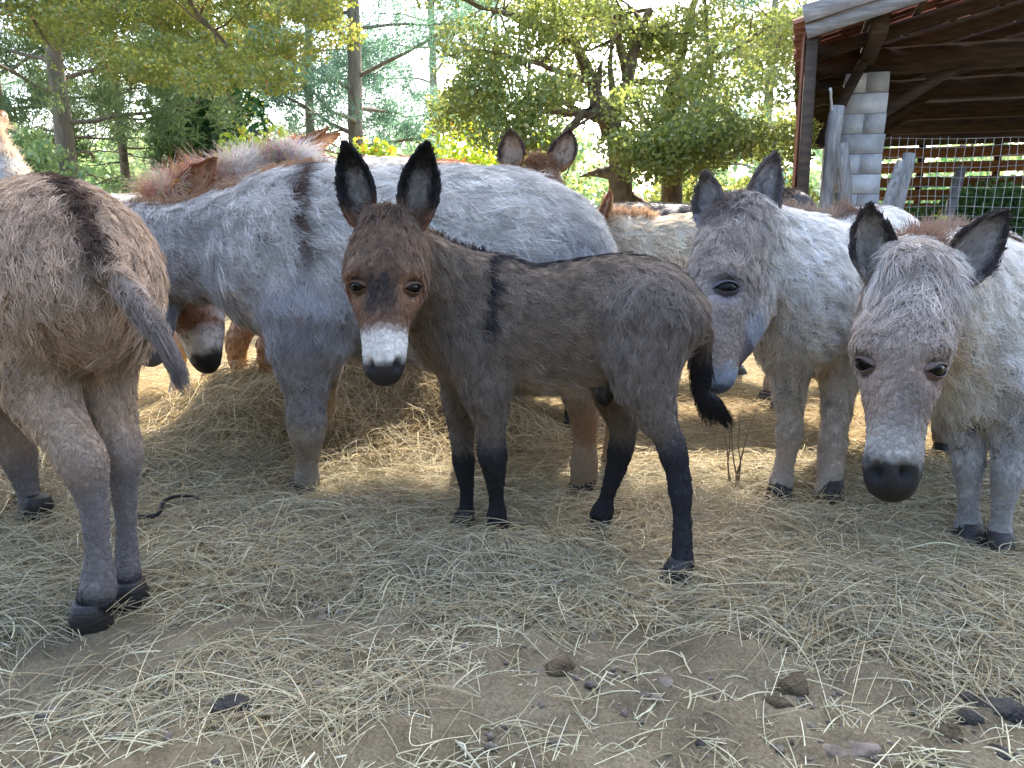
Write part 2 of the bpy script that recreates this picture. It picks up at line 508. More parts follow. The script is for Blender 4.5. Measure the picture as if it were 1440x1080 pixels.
# fence -------------------------------------------------------------
fence = tag(empty('wire_fence', (2.9, 7.5, 0)), 'galvanised welded wire fence between grey posts and block column', 'fence')
def to_world(lx, ly, z=0):
    c, s = math.cos(BARN_A), math.sin(BARN_A)
    return np.array([B0[0] + c * lx - s * ly, B0[1] + s * lx + c * ly, z])
def wire_panel(a, b, h0, h1, cell, name='mesh_panel', sag=.0, r=.003):
    mb = MB(); a = np.asarray(a, float) - (2.9, 7.5, 0); b = np.asarray(b, float) - (2.9, 7.5, 0)
    L = np.linalg.norm(b - a); n = int(L / cell)
    for i in range(n + 1):
        t = i / n; p = a + (b - a) * t; top = h0 + (h1 - h0) * t - sag * math.sin(math.pi * t) + .01 * math.sin(i)
        zs = np.linspace(0, top, 5)
        pts = [p + (0.01 * math.sin(i * .7 + z * 3), .02 * math.sin(z * 4 + i * .3), z) for z in zs]
        mb.tube(pts, r, 3, False)
    for z in np.arange(0.08, max(h0, h1), .1):
        pts = []
        for t in np.linspace(0, 1, 16):
            top = h0 + (h1 - h0) * t - sag * math.sin(math.pi * t)
            pts.append(a + (b - a) * t + (0, .02 * math.sin(z * 4 + t * 9), min(z, top) + .012 * math.sin(t * 14 + z * 5)))
        mb.tube(pts, r, 3, False)
    return mb.build(name, M_WIRE, fence)
pA = np.array([2.93, 7.5, 0])
wire_panel(pA, to_world(-.25, -.24), 1.85, 1.55, .075)
wire_panel(to_world(.2, -.26), to_world(3.6, -.26), 1.80, 1.72, .075, sag=.04)
def log(name, a, b, r, mat=M_POST, par=fence, off=(2.9, 7.5, 0)):
    a, b = np.asarray(a, float), np.asarray(b, float)
    ts = np.linspace(0, 1, 9)
    pts = np.array([a + (b - a) * t + rng.normal(0, r * .12, 3) for t in ts]) - off
    mb = MB(); mb.tube(pts, r * (1 + .1 * np.sin(ts * 9)), 9); return mb.build(name, mat, par, True)
log('post', (2.93, 7.5, -.1), (2.99, 7.5, 1.98), .065)
log('post', to_world(3.6, -.3), to_world(3.6, -.3, 1.85), .07)
log('stay_wire', (2.95, 7.5, 1.9), (2.86, 7.35, 2.1), .012, M_WIRE)
for a, b, r, lab in (((3.25, 7.3, 0), (2.98, 7.3, 1.62), .05, 'thick grey log leaning beside the tall fence post'),
                     ((3.2, 7.6, 0), (3.13, 7.62, 1.2), .045, 'short grey log stump standing behind the leaning log'),
                     ((3.05, 6.6, .55), (3.34, 6.9, 1.42), .045, 'grey pole propped diagonally against the block column')):
    if 'diagonally' in lab: a = (2.85, 6.5, 0)
    tag(log('wooden_prop', a, b, r, par=None, off=(0, 0, 0)), lab, 'pole')
tag(log('wooden_prop', (3.45, 7.4, 0), (3.75, 7.6, 1.55), .055, par=None, off=(0, 0, 0)), 'smooth grey pole leaning behind the wire mesh beside the green bush', 'pole')

# ================================================================== TREES
def leaves_mesh(name, C, size, mat, up_bias=.3, elong=1.6, droop=0.0, jit=.35):
    n = len(C)
    N = unit(rng.normal(size=(n, 3)) + np.array([0, 0, up_bias]))
    A = unit(np.cross(N, rng.normal(size=(n, 3))))
    A = unit(A + np.array([0, 0, -droop])); B = np.cross(N, A)
    s = size * rng.uniform(1 - jit, 1 + jit, (n, 1))
    l, w = s * elong / 2, s / 2
    fold = N * s * .18
    V = np.stack([C - A * l, C + B * w + fold, C + A * l, C - B * w + fold], 1).reshape(-1, 3)
    b = np.arange(n)[:, None] * 4
    T = np.concatenate([b + np.array([[0, 1, 2]]), b + np.array([[0, 2, 3]])])
    return mesh_np(name, V, T, mat)

def needles_mesh(name, C, D, mat, length=.3, width=.02, per=40, spread=.9):
    """tufts of needles: C tuft centres, D tuft directions"""
    n = len(C)
    C = np.repeat(C, per, 0); D = np.repeat(D, per, 0)
    d = unit(D + rng.normal(size=C.shape) * spread)
    l = length * rng.uniform(.6, 1.15, (len(C), 1))
    C = C + rng.normal(size=C.shape) * length * .35
    B = unit(np.cross(d, rng.normal(size=C.shape))) * width / 2
    V = np.stack([C - B, C + B, C + d * l], 1).reshape(-1, 3)
    T = np.arange(len(V)).reshape(-1, 3)
    return mesh_np(name, V, T, mat)

def limb(mb, a, b, r0, r1, wob=.08, n=7, seg=7):
    a, b = np.asarray(a, float), np.asarray(b, float)
    L = np.linalg.norm(b - a); ts = np.linspace(0, 1, n)
    w = rng.normal(0, wob * L / 3, (n, 3)); w[0] = 0
    w = np.cumsum(w, 0) * .5; w[-1] *= .6
    pts = a + (b - a) * ts[:, None] + w
    mb.tube(pts, r0 + (r1 - r0) * ts, seg, False)
    return pts

M_NEEDLE = leaf_mat('pine_needles', srgb('#536a48'), srgb('#7b8d60'), transl=.4, gloss=.04)
M_NEEDLE_B = leaf_mat('blue_pine_needles', srgb('#4c6a5c'), srgb('#728f76'), transl=.4, gloss=.04)
M_OAK = leaf_mat('oak_leaves', srgb('#62733e'), srgb('#8f9c5a'), srgb('#a8a264'), .5)
M_OAK_OVER = leaf_mat('overhanging_oak_leaves', srgb('#62733a'), srgb('#97a055'), srgb('#a58f5a'), .5)
M_SHRUB = leaf_mat('lime_shrub_leaves', srgb('#7fa03a'), srgb('#b5c657'), srgb('#c88a4a'), .5)
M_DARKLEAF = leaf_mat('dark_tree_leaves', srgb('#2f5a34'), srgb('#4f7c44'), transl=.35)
M_FAR = leaf_mat('far_wood_leaves', srgb('#6d8a58'), srgb('#9cb07a'), transl=.45)

def pine(u, Y, h, r, crown_lo, crown_r, label, mat=M_NEEDLE, tufts=520, per=42, dead=8, lean=0.0):
    x = (u - 720) / F_PX * Y
    root = tag(empty('pine_tree', (x, Y, 0)), label, 'pine tree', 'pines of the wood behind the yard')
    mb = MB()
    tr = limb(mb, (0, 0, -.1), (lean * h, 0, h), r, r * .25, .012, 12, 10)
    C, D = [], []
    nb = 26
    for i in range(nb):
        t = crown_lo / h + (1 - crown_lo / h) * (i / nb) ** 1.1
        p = tr[0] + (tr[-1] - tr[0]) * t
        a = i * 2.4 + random.uniform(-.4, .4)
        ln = crown_r * (1 - .75 * ((t * h - crown_lo) / (h - crown_lo)) ** 1.6) * random.uniform(.65, 1.1)
        e = p + np.array([math.cos(a) * ln, math.sin(a) * ln, ln * random.uniform(.05, .45)])
        pts = limb(mb, p, e, r * .3 * (1 - .6 * t), .012, .12, 7, 5)
        for k in range(max(3, tufts // nb)):
            s = random.uniform(.3, 1.0) ** .8
            f = s * (len(pts) - 1); k0 = min(int(f), len(pts) - 2)
            c = pts[k0] + (pts[k0 + 1] - pts[k0]) * (f - k0) + rng.normal(0, 1, 3) * np.array([.16, .16, .1]) * ln
            C.append(c); D.append(unit((c - p) * .6 + np.array([0, 0, .7])))
    for i in range(dead):
        t = random.uniform(.15, crown_lo / h); p = tr[0] + (tr[-1] - tr[0]) * t
        a = random.uniform(0, 6.28); ln = crown_r * random.uniform(.3, .7)
        pts = limb(mb, p, p + np.array([math.cos(a) * ln, math.sin(a) * ln, ln * random.uniform(-.25, .15)]), r * .14, .008, .2, 7, 4)
        for _ in range(3):
            q0 = pts[random.randint(2, 5)]
            limb(mb, q0, q0 + rng.normal(0, .3, 3) * ln * .6, .015, .005, .2, 4, 3)
    mb.build('trunk', M_BARK_PINE, root, True)
    mobj('crown', needles_mesh('crown', np.array(C), np.array(D), mat, .30, .022, per, .8), root)
    return root

pine(118, 13, 9.5, .17, 2.6, 2.4, 'thick straight pine trunk under a grey green crown behind the pale donkey', M_NEEDLE, 820)
pine(197, 17, 9, .11, 2.6, 2.3, 'slim dark pine with a rounded crown beside the thick trunk')
pine(30, 15, 11, .16, 2.2, 3.0, 'bushy yellowish pine at the edge of the wood', M_NEEDLE, 820)
pine(512, 17, 11, .2, 2.6, 3.6, 'tall pine with a pale grey trunk and spreading blue green crown', M_NEEDLE_B, 980)
pine(452, 20, 10, .15, 3.2, 3.0, 'thin pine with bare twiggy lower branches next to the tall pine', M_NEEDLE_B, 620, dead=16)
pine(352, 27, 11, .16, 2.5, 3.2, 'far pine standing between the dark tree and the lime shrub', M_NEEDLE, 560)
pine(260, 30, 12, .16, 3.0, 3.2, 'far slender pine seen through the gap beside the slim dark pine', M_NEEDLE, 560)
pine(620, 26, 12, .2, 2.4, 3.6, 'far pale pine standing behind the gap in the oak branches', M_NEEDLE_B, 620)
pine(-60, 22, 13, .2, 2.0, 3.6, 'dark pine filling the corner of the wood', M_NEEDLE_B, 700)
pine(700, 33, 11, .2, 2.0, 3.4, 'far pine low behind the big oak', M_NEEDLE, 240)
pine(1060, 24, 10, .2, 1.5, 3.4, 'dark pine standing behind the oak towards the barn', M_NEEDLE_B, 620)
pine(1330, 36, 10, .2, 1.2, 3.6, 'far pine seen through the open barn', M_NEEDLE, 240)

def blob_points(c, rad, n, shell=.5):
    d = unit(rng.normal(size=(n, 3)))
    r = rng.uniform(shell, 1, (n, 1)) ** .6
    return np.asarray(c) + d * r * np.asarray(rad)

def leafy(name, cat, label, base, blobs, mat, size, stem, group=None, barkm=M_BARK_OAK, elong=1.5):
    root = tag(empty(name, base), label, cat, group)
    mb = MB()
    for a, b, r0, r1 in stem: limb(mb, a, b, r0, r1, .1, 7, 6)
    mb.build('trunk' if 'tree' in name else 'stem', barkm, root, True)
    C = np.concatenate([blob_points(c, r, n) for c, r, n in blobs])
    mobj('crown' if 'tree' in name else 'foliage', leaves_mesh('leaves', C, size, mat, elong=elong), root)
    return root

def shrub(u, Y, w, h, label, mat=M_SHRUB, n=2600, size=.07, z0=0):
    x = (u - 720) / F_PX * Y
    bl = [((random.uniform(-w, w) * .6, random.uniform(-.4, .4), h * random.uniform(.35, .8)), (w * .42, w * .4, h * .24), n // 9) for _ in range(9)]
    st = [((0, 0, 0), (random.uniform(-w, w) * .6, 0, h * .7), .03, .008) for _ in range(5)]
    return leafy('shrub', 'shrub', label, (x, Y, z0), bl, mat, size, st, 'shrubs in front of the wood')
shrub(390, 13, 1.0, 2.75, 'lime green shrub with reddish tips beside the dark tree', n=3200)
shrub(518, 12, .7, 2.15, 'lime green shrub below the tall pale pine')
shrub(690, 15, 1.5, 2.8, 'wide yellow green shrub at the foot of the wood left of the oak'.replace(' left of', ' by'), n=4200)
shrub(60, 12, 1.2, 2.3, 'olive green shrub behind the white donkey', M_FAR, 3400)
shrub(230, 16, 1.0, 1.9, 'pale green shrub between the pine trunks', M_FAR)
shrub(1000, 13, 1.6, 2.0, 'dense bright shrub in front of the oak by the barn', M_OAK, 3800)
shrub(600, 20, 2.0, 2.9, 'grey green shrub below the far pale pine', M_FAR, 3400, .1)
shrub(1303, 6.9, .16, 1.02, 'small fresh green sapling behind the wire mesh', n=420, size=.05)
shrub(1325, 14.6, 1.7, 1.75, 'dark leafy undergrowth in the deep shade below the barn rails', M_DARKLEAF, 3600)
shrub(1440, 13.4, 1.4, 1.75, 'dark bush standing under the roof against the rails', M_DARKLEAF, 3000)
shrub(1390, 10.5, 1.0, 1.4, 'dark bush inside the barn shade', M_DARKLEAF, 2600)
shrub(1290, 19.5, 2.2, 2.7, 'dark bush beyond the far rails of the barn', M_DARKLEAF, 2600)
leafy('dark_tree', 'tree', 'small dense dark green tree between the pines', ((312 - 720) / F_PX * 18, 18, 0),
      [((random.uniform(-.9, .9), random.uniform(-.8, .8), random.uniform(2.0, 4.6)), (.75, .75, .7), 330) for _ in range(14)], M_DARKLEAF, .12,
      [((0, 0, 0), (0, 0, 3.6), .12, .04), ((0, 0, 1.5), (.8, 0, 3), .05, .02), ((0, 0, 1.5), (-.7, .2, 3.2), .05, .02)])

# the big oak behind the herd
def oak(base, label, limbs, blobs, mat, size):
    root = tag(empty('oak_tree', base), label, 'oak tree')
    mb = MB(); twigC = []
    for a, b, r0, r1 in limbs: 
        pts = limb(mb, np.array(a) - base, np.array(b) - base, r0, r1, .10, 9, 8)
        for _ in range(5):
            q0 = pts[random.randint(4, 8)]
            e = q0 + rng.normal(0, .55, 3) + np.array([0, 0, .1]); limb(mb, q0, e, r1 * .8, .008, .2, 5, 4); twigC.append(e)
    mb.build('trunk', M_BARK_OAK, root, True)
    C = [np.asarray(blob_points(np.array(c) - base, r, n, .25)) for c, r, n in blobs]
    for e in twigC: C.append(blob_points(e, (.4, .4, .3), 60, .1))
    mobj('crown', leaves_mesh('leaves', np.concatenate(C), size, mat, elong=1.5), root)
    return root
OY = 11.5
def OP(u, v, dy=0): return PX(u, v, OY + dy)
ob = np.array([(885 - 720) / F_PX * OY, OY, 0])
limbs = [((ob[0], OY, -.1), OP(858, 190), .2, .16), (OP(858, 190), OP(838, 120), .13, .1), (OP(838, 120), OP(800, 40), .1, .06), (OP(800, 40), OP(740, -60), .06, .03),
         (OP(858, 190), OP(880, 120, .3), .12, .09), (OP(880, 120, .3), OP(915, 20, .4), .09, .05), (OP(880, 120, .3), OP(870, 10, -.2), .07, .04),
         (OP(855, 170), OP(822, 158, -.4), .08, .07), (OP(822, 158, -.4), OP(790, 190, -.8), .06, .03), (OP(838, 120), OP(740, 90, -.8), .06, .03), (OP(740, 90, -.8), OP(650, 60, -1), .035, .015),
         (OP(800, 40), OP(690, 20, .5), .05, .02), (OP(800, 60), OP(640, -10, .6), .05, .02),
         (((927 - 720) / F_PX * 12.2, 12.2, -.1), OP(935, 170, .7), .2, .14), (OP(935, 170, .7), OP(960, 60, .8), .12, .07), (OP(935, 170, .7), OP(1020, 80, .2), .1, .05), (OP(1020, 80, .2), OP(1090, 30, 0), .05, .02), (OP(960, 60, .8), OP(990, -60, .8), .07, .03)]
blobs = []
for _ in range(150):
    u, v = random.uniform(610, 1130), random.uniform(-160, 225)
    if ((u - 800) / 75) ** 2 + ((v - 235) / 55) ** 2 < 1: continue
    if ((u - 690) / 70) ** 2 + ((v - 20) / 40) ** 2 < 1 and random.random() < .8: continue
    if ((u - 850) / 38) ** 2 + ((v - 140) / 50) ** 2 < 1: continue
    if v > 170 and u < 690: continue
    c = OP(u, v, random.uniform(-1.6, 2.2))
    blobs.append((c, (.46, .5, .26), 430))
for u, v in ((900, 200), (930, 215), (965, 190), (990, 225), (1020, 205), (1045, 190), (905, 235), (950, 235), (880, 205), (1000, 170), (940, 180), (760, 130), (720, 160), (700, 190), (660, 140), (740, 190), (640, 170), (680, 110)):
    blobs.append((OP(u, v, random.uniform(-1.8, -.6)), (.40, .45, .24), 520))
oak(ob, 'big spreading oak with forked trunk and sunlit yellow green leaves behind the herd', limbs, blobs, M_OAK, .043)

# the oak whose low branches hang over the yard
sb = np.array([-8.2, 9.2, 0])
SC = lambda x, y, z: (x, y, z)
limbs = [(sb - (0, 0, .1), SC(-7.8, 9.2, 3.4), .38, .3), (SC(-7.8, 9.2, 3.4), SC(-5.4, 9.4, 6.2), .24, .16), (SC(-7.8, 9.2, 3.4), SC(-5.0, 10.4, 4.6), .15, .08), (SC(-5.0, 10.4, 4.6), SC(-2.2, 10.8, 4.4), .07, .02), (SC(-5.0, 10.4, 4.6), SC(-3.6, 10.6, 3.2), .05, .02), (SC(-7.8, 9.2, 3.4), SC(-5.8, 10.2, 3.4), .08, .03), (SC(-7.8, 9.2, 3.4), SC(-8.6, 9.0, 7.0), .2, .08)]
blobs = []
for _k in range(40):
    blobs.append(((random.uniform(-10.5, -6.5), random.uniform(7.5, 11), random.uniform(5.0, 9)), (.8, .8, .5), 200))
for _ in range(110):
    u = random.uniform(20, 540)
    vmax = np.interp(u, [0, 60, 120, 200, 300, 380, 450, 500, 545], [20, 45, 90, 105, 120, 118, 60, 40, 5])
    v = random.uniform(-140, vmax)
    blobs.append((PX(u, v, random.uniform(9.6, 12.0)), (.36, .45, .2), 460))
oak(sb, 'oak with low leafy branches hanging over the yard', limbs, blobs, M_OAK_OVER, .036)

# an unseen oak added as shade caster: its crown stands between the sun and the herd
tb = np.array([6.0, 4.0, 0])
limbs = [(tb - (0, 0, .1), SC(5.5, 4.6, 3.2), .34, .28), (SC(5.5, 4.6, 3.2), SC(3.7, 6.3, 5.7), .22, .14), (SC(3.7, 6.3, 5.7), SC(1.4, 7.3, 6.9), .13, .08), (SC(1.4, 7.3, 6.9), SC(-1.4, 7.4, 7.2), .07, .03),
         (SC(3.7, 6.3, 5.7), SC(4.2, 8.0, 7.4), .1, .04), (SC(1.4, 7.3, 6.9), SC(.4, 8.8, 7.8), .06, .03), (SC(1.4, 7.3, 6.9), SC(.2, 5.8, 6.4), .06, .03)]
blobs = []
for _k in range(430):
    x, y = -3.4 + 6.9 * ((_k * .6180339) % 1), -.6 + 2.75 * (_k + .5) / 430
    z = random.uniform(5.6, 8.4)
    blobs.append(((x + .234 * z, y + .937 * z, z), (.5, .5, .3), 170))
oak(tb, 'unseen oak added beside the yard, its high crown shading the donkeys', limbs, blobs, M_OAK_OVER, .06)

# far wood, one mass
C = np.concatenate([blob_points((random.uniform(-42, 42), random.uniform(40, 50), random.uniform(.5, 5.5)), (2.2, 2, 1.2), 260, .3) for _ in range(150)])
tag(mobj('woodland', leaves_mesh('woodland', C, .3, M_FAR)), 'far pale green wood beyond the pines', 'woodland', kind='stuff')
# unseen leaf mass added behind the camera to cut sky fill from the front
C = np.concatenate([blob_points((14 * math.sin(a) * k, -12 * math.cos(a) * k + 2, random.uniform(.4, 4.6)), (1.5, 1.5, 1.0), 200, .3) for a, k in ((random.uniform(-1.5, 1.5), random.uniform(.8, 1.15)) for _ in range(230))])
tag(mobj('thicket', leaves_mesh('thicket', C, .26, leaf_mat('added_thicket_leaves', srgb('#545a48'), srgb('#757862'), transl=.3))), 'unseen leaf mass added behind the camera to hold back front sky light', 'thicket', kind='stuff')

# ================================================================== DONKEYS
def catmull(P, sub):
    """P (n,m) control rows -> resampled rows and the parameter 0..1"""
    n = len(P)
    Q = np.vstack([2 * P[0] - P[1], P, 2 * P[-1] - P[-2]])
    out, ts = [], []
    for i in range(n - 1):
        p0, p1, p2, p3 = Q[i], Q[i + 1], Q[i + 2], Q[i + 3]
        for k in range(sub):
            t = k / sub
            out.append(.5 * (2 * p1 + (p2 - p0) * t + (2 * p0 - 5 * p1 + 4 * p2 - p3) * t * t + (3 * p1 - p0 - 3 * p2 + p3) * t ** 3))
            ts.append((i + t) / (n - 1))
    out.append(P[-1]); ts.append(1.0)
    return np.array(out), np.array(ts)

class Chain:
    """a tapered limb with oval section. rows: x y z r ratio(lateral / radius)"""
    def __init__(s, name, rows, up, k=.05, sub=3, thin=1.0):
        s.name, s.k = name, k
        s.rows, s.ts = catmull(np.asarray(rows, float), sub)
        if 'leg' in name: s.rows[:, 3] *= np.interp(s.ts, [0, .25, .38, .48, .58, .74, .88, 1], [.95, .82, .76, .90, .76, .66, .84, .76])
        s.rows[:, 3] = np.maximum(s.rows[:, 3] * thin, .004)
        c = s.rows[:, :3]
        s.T = unit(np.gradient(c, axis=0))
        s.L = unit(np.cross(np.asarray(up, float), s.T)); s.U = np.cross(s.T, s.L)
    def seg(s, P, i, full=False):
        a, b = s.rows[i], s.rows[i + 1]
        L = s.L[i]; ra = (a[4] + b[4]) / 2
        f = 1 / ra - 1
        rel = P - a[:3]
        lat = rel @ L
        rs = rel + lat[..., None] * (L * f)
        ab = b[:3] - a[:3]; ab = ab + (ab @ L) * L * f
        t = np.clip((rs @ ab) / max(ab @ ab, 1e-9), 0, 1)
        r = a[3] + (b[3] - a[3]) * t
        d = (np.linalg.norm(rs - t[..., None] * ab, axis=-1) - r) * min(1, ra ** .5)
        return (d, t, r) if full else d
    def bounds(s, m):
        c, r = s.rows[:, :3], (s.rows[:, 3] * np.maximum(1, s.rows[:, 4]))[:, None]
        return (c - r).min(0) - m, (c + r).max(0) + m
    def eval(s, P):
        """distance, parameter, lateral (m), up (relative to radius), tangent for each point"""
        best = np.full(len(P), 1e9); T = np.zeros(len(P)); idx = np.zeros(len(P), int); tt = np.zeros(len(P))
        for i in range(len(s.rows) - 1):
            d, t, r = s.seg(P, i, True)
            m = d < best
            best[m] = d[m]; idx[m] = i; tt[m] = t[m]
        par = s.ts[idx] + (s.ts[idx + 1] - s.ts[idx]) * tt
        c = s.rows[idx] + (s.rows[idx + 1] - s.rows[idx]) * tt[:, None]
        rel = P - c[:, :3]
        lat = (rel * s.L[idx]).sum(1); up = (rel * s.U[idx]).sum(1) / c[:, 3]
        return best, par, lat, up, s.T[idx]

def smin(a, b, k):
    h = np.maximum(k - np.abs(a - b), 0) / k
    return np.minimum(a, b) - h * h * k * .25

def sdf_mesh(chains, vox, holes=()):
    lo = np.min([c.bounds(.03)[0] for c in chains], 0); hi = np.max([c.bounds(.03)[1] for c in chains], 0)
    n = np.ceil((hi - lo) / vox).astype(int) + 1
    ax = [lo[i] + vox * np.arange(n[i]) for i in range(3)]
    F = np.full(n, 1.0, np.float32)
    for c in chains:
        m = c.k + .03
        D = None
        a, b = c.bounds(m)
        i0 = np.clip(((a - lo) / vox).astype(int), 0, n - 1); i1 = np.clip(np.ceil((b - lo) / vox).astype(int) + 1, 1, n)
        sub = np.full(i1 - i0, 1.0, np.float32)
        for i in range(len(c.rows) - 1):
            rr = c.rows[i:i + 2]; R_ = (rr[:, 3] * np.maximum(1, rr[:, 4]))[:, None]
            sa, sb_ = (rr[:, :3] - R_).min(0) - m, (rr[:, :3] + R_).max(0) + m
            j0 = np.clip(((sa - lo) / vox).astype(int), i0, i1 - 1); j1 = np.clip(np.ceil((sb_ - lo) / vox).astype(int) + 1, i0 + 1, i1)
            P = np.stack(np.meshgrid(ax[0][j0[0]:j1[0]], ax[1][j0[1]:j1[1]], ax[2][j0[2]:j1[2]], indexing='ij'), -1)
            d = c.seg(P, i)
            s = tuple(slice(j0[q] - i0[q], j1[q] - i0[q]) for q in range(3))
            sub[s] = smin(sub[s], d, .012)
        s = tuple(slice(i0[q], i1[q]) for q in range(3))
        if 'leg' in c.name:
            zt = c.rows[0, 2]; zb = np.interp(.34, c.ts, c.rows[:, 2])
            kk = (.012 + (c.k - .012) * sstep(zb, zt, ax[2][i0[2]:i1[2]]))[None, None, :]
        else: kk = c.k
        F[s] = smin(F[s], sub, kk)
    for p, r, k in holes:
        p = np.asarray(p)
        j0 = np.clip(((p - r - k - lo) / vox).astype(int), 0, n - 1); j1 = np.clip(((p + r + k - lo) / vox).astype(int) + 2, 1, n)
        P = np.stack(np.meshgrid(ax[0][j0[0]:j1[0]], ax[1][j0[1]:j1[1]], ax[2][j0[2]:j1[2]], indexing='ij'), -1)
        s = tuple(slice(j0[q], j1[q]) for q in range(3))
        F[s] = -smin(-F[s], np.linalg.norm(P - p, axis=-1) - r, k)
    # surface nets
    I = F < 0
    cs = np.zeros(n - 1, np.int8)
    for dx in (0, 1):
        for dy in (0, 1):
            for dz in (0, 1):
                cs += I[dx:n[0] - 1 + dx, dy:n[1] - 1 + dy, dz:n[2] - 1 + dz]
    act = np.argwhere((cs > 0) & (cs < 8))
    vid = np.full(n - 1, -1, np.int32); vid[tuple(act.T)] = np.arange(len(act))
    cor = np.array([[x, y, z] for x in (0, 1) for y in (0, 1) for z in (0, 1)])
    val = np.stack([F[tuple((act + c).T)] for c in cor], 1)
    acc = np.zeros((len(act), 3)); cnt = np.zeros(len(act))
    for a in range(8):
        for b in range(a + 1, 8):
            if np.abs(cor[a] - cor[b]).sum() != 1: continue
            va, vb = val[:, a], val[:, b]
            m = (va < 0) != (vb < 0)
            t = va[m] / (va[m] - vb[m])
            acc[m] += cor[a] + (cor[b] - cor[a]) * t[:, None]; cnt[m] += 1
    V = lo + (act + acc / cnt[:, None]) * vox
    quads = []
    for axis in range(3):
        o1, o2 = [(1, 2), (2, 0), (0, 1)][axis]
        sl = [slice(None)] * 3; sl2 = [slice(None)] * 3
        sl[axis] = slice(0, -1); sl2[axis] = slice(1, None)
        A, B = I[tuple(sl)], I[tuple(sl2)]
        e = np.argwhere(A != B)
        e = e[(e[:, o1] > 0) & (e[:, o2] > 0)]
        flip = A[tuple(e.T)]
        d1 = np.zeros(3, int); d1[o1] = 1
        d2 = np.zeros(3, int); d2[o2] = 1
        ok = np.all(e < n - 1, 1); e = e[ok]; flip = flip[ok]
        qd = np.stack([vid[tuple((e - d1 - d2).T)], vid[tuple((e - d2).T)], vid[tuple(e.T)], vid[tuple((e - d1).T)]], 1)
        qd[~flip] = qd[~flip][:, ::-1]
        quads.append(qd)
    Q = np.concatenate(quads); Q = Q[(Q >= 0).all(1)]
    return V, Q

def vnormals(V, Q):
    fn = np.cross(V[Q[:, 2]] - V[Q[:, 0]], V[Q[:, 3]] - V[Q[:, 1]])
    N = np.zeros_like(V)
    for k in range(4): np.add.at(N, Q[:, k], fn)
    return unit(N)

def smooth_mesh(V, Q, it=2, lam=.5):
    for _ in range(it):
        S_ = np.zeros_like(V); c = np.zeros(len(V))
        for a, b in ((0, 1), (1, 2), (2, 3), (3, 0)):
            np.add.at(S_, Q[:, a], V[Q[:, b]]); np.add.at(S_, Q[:, b], V[Q[:, a]])
            np.add.at(c, Q[:, a], 1); np.add.at(c, Q[:, b], 1)
        V = V + lam * (S_ / np.maximum(c, 1)[:, None] - V)
    return V

def coat(name, V, T, VN, VC, VL, VF, n, per, parent, radius=.0006, spread=.011, lift=.55, clump=.9, wave=.15, seed=1, K=4, away=.3, var=.19, mat=None):
    """grows clumps of hair on the triangles T"""
    r = np.random.default_rng(seed)
    fn = np.cross(V[T[:, 1]] - V[T[:, 0]], V[T[:, 2]] - V[T[:, 0]])
    ar = np.linalg.norm(fn, axis=1) / 2
    cen = V[T].mean(1); fnn = unit(fn)
    face = (fnn * unit(CAMP - cen)).sum(1)
    ml = VL[T].mean(1)
    w = ar * np.where(face > -.25, 1, away) * (ml > .0015) * np.clip(.022 / np.maximum(ml, .004), .6, 2.6)
    f = r.choice(len(T), n, p=w / w.sum())
    b = r.dirichlet((1, 1, 1), n)
    g = lambda A: (A[T[f]] * b[..., None]).sum(1)
    P, N, C, F_ = g(V), unit(g(VN)), g(VC), g(VF)
    Ln = (VL[T[f]] * b).sum(1)
    F_ = F_ - N * (F_ * N).sum(1, keepdims=True)
    F_ = unit(F_); X = np.cross(N, F_)
    ang = r.normal(0, .32, (n, 1)); F_ = F_ * np.cos(ang) + X * np.sin(ang); X = np.cross(N, F_)
    Ln = Ln * r.uniform(.7, 1.25, n)
    lf = lift * r.uniform(.6, 1.3, n)
    val = r.normal(1, var, n).clip(.5, 1.6)
    val = 1 + (val - 1) * np.clip(Ln / .02, .3, 1)
    rep = lambda A: np.repeat(A, per, 0)
    P, N, C, F_, X, Ln, lf, val = map(rep, (P, N, C, F_, X, Ln, lf, val))
    m = n * per
    sp = spread * np.clip(Ln / .025, .45, 1.3)
    o1, o2 = r.normal(0, 1, m) * sp, r.normal(0, 1, m) * sp
    off = X * o1[:, None] + F_ * o2[:, None]
    Ln = Ln * r.uniform(.65, 1.1, m)
    ph = r.uniform(0, 6.28, m)
    pts = np.zeros((m, K, 3)); s_ = np.linspace(0, 1, K)
    for k, s in enumerate(s_):
        up = lf * (s - .45 * s * s)
        pts[:, k] = P + off * (1 - clump * s) + Ln[:, None] * (N * up[:, None] + F_ * (s * (.75 + .25 * s))[..., None] + X * (wave * np.sin(ph + s * 4) * s)[:, None]) + np.array([0, 0, -.12]) * (Ln * s * s)[:, None]
    pts[:, 0] -= N * .002
    Rr = radius * np.array([1, .95, .75, .3])[None, :K] * r.uniform(.7, 1.3, (m, 1)) if K == 4 else radius * np.linspace(1, .25, K)[None] * r.uniform(.7, 1.3, (m, 1))
    C = np.clip(C * val[:, None] * r.normal(1, .1, (m, 1)), .003, .95)
    return curves_obj(name, pts, Rr, C, mat or M_FUR, parent)

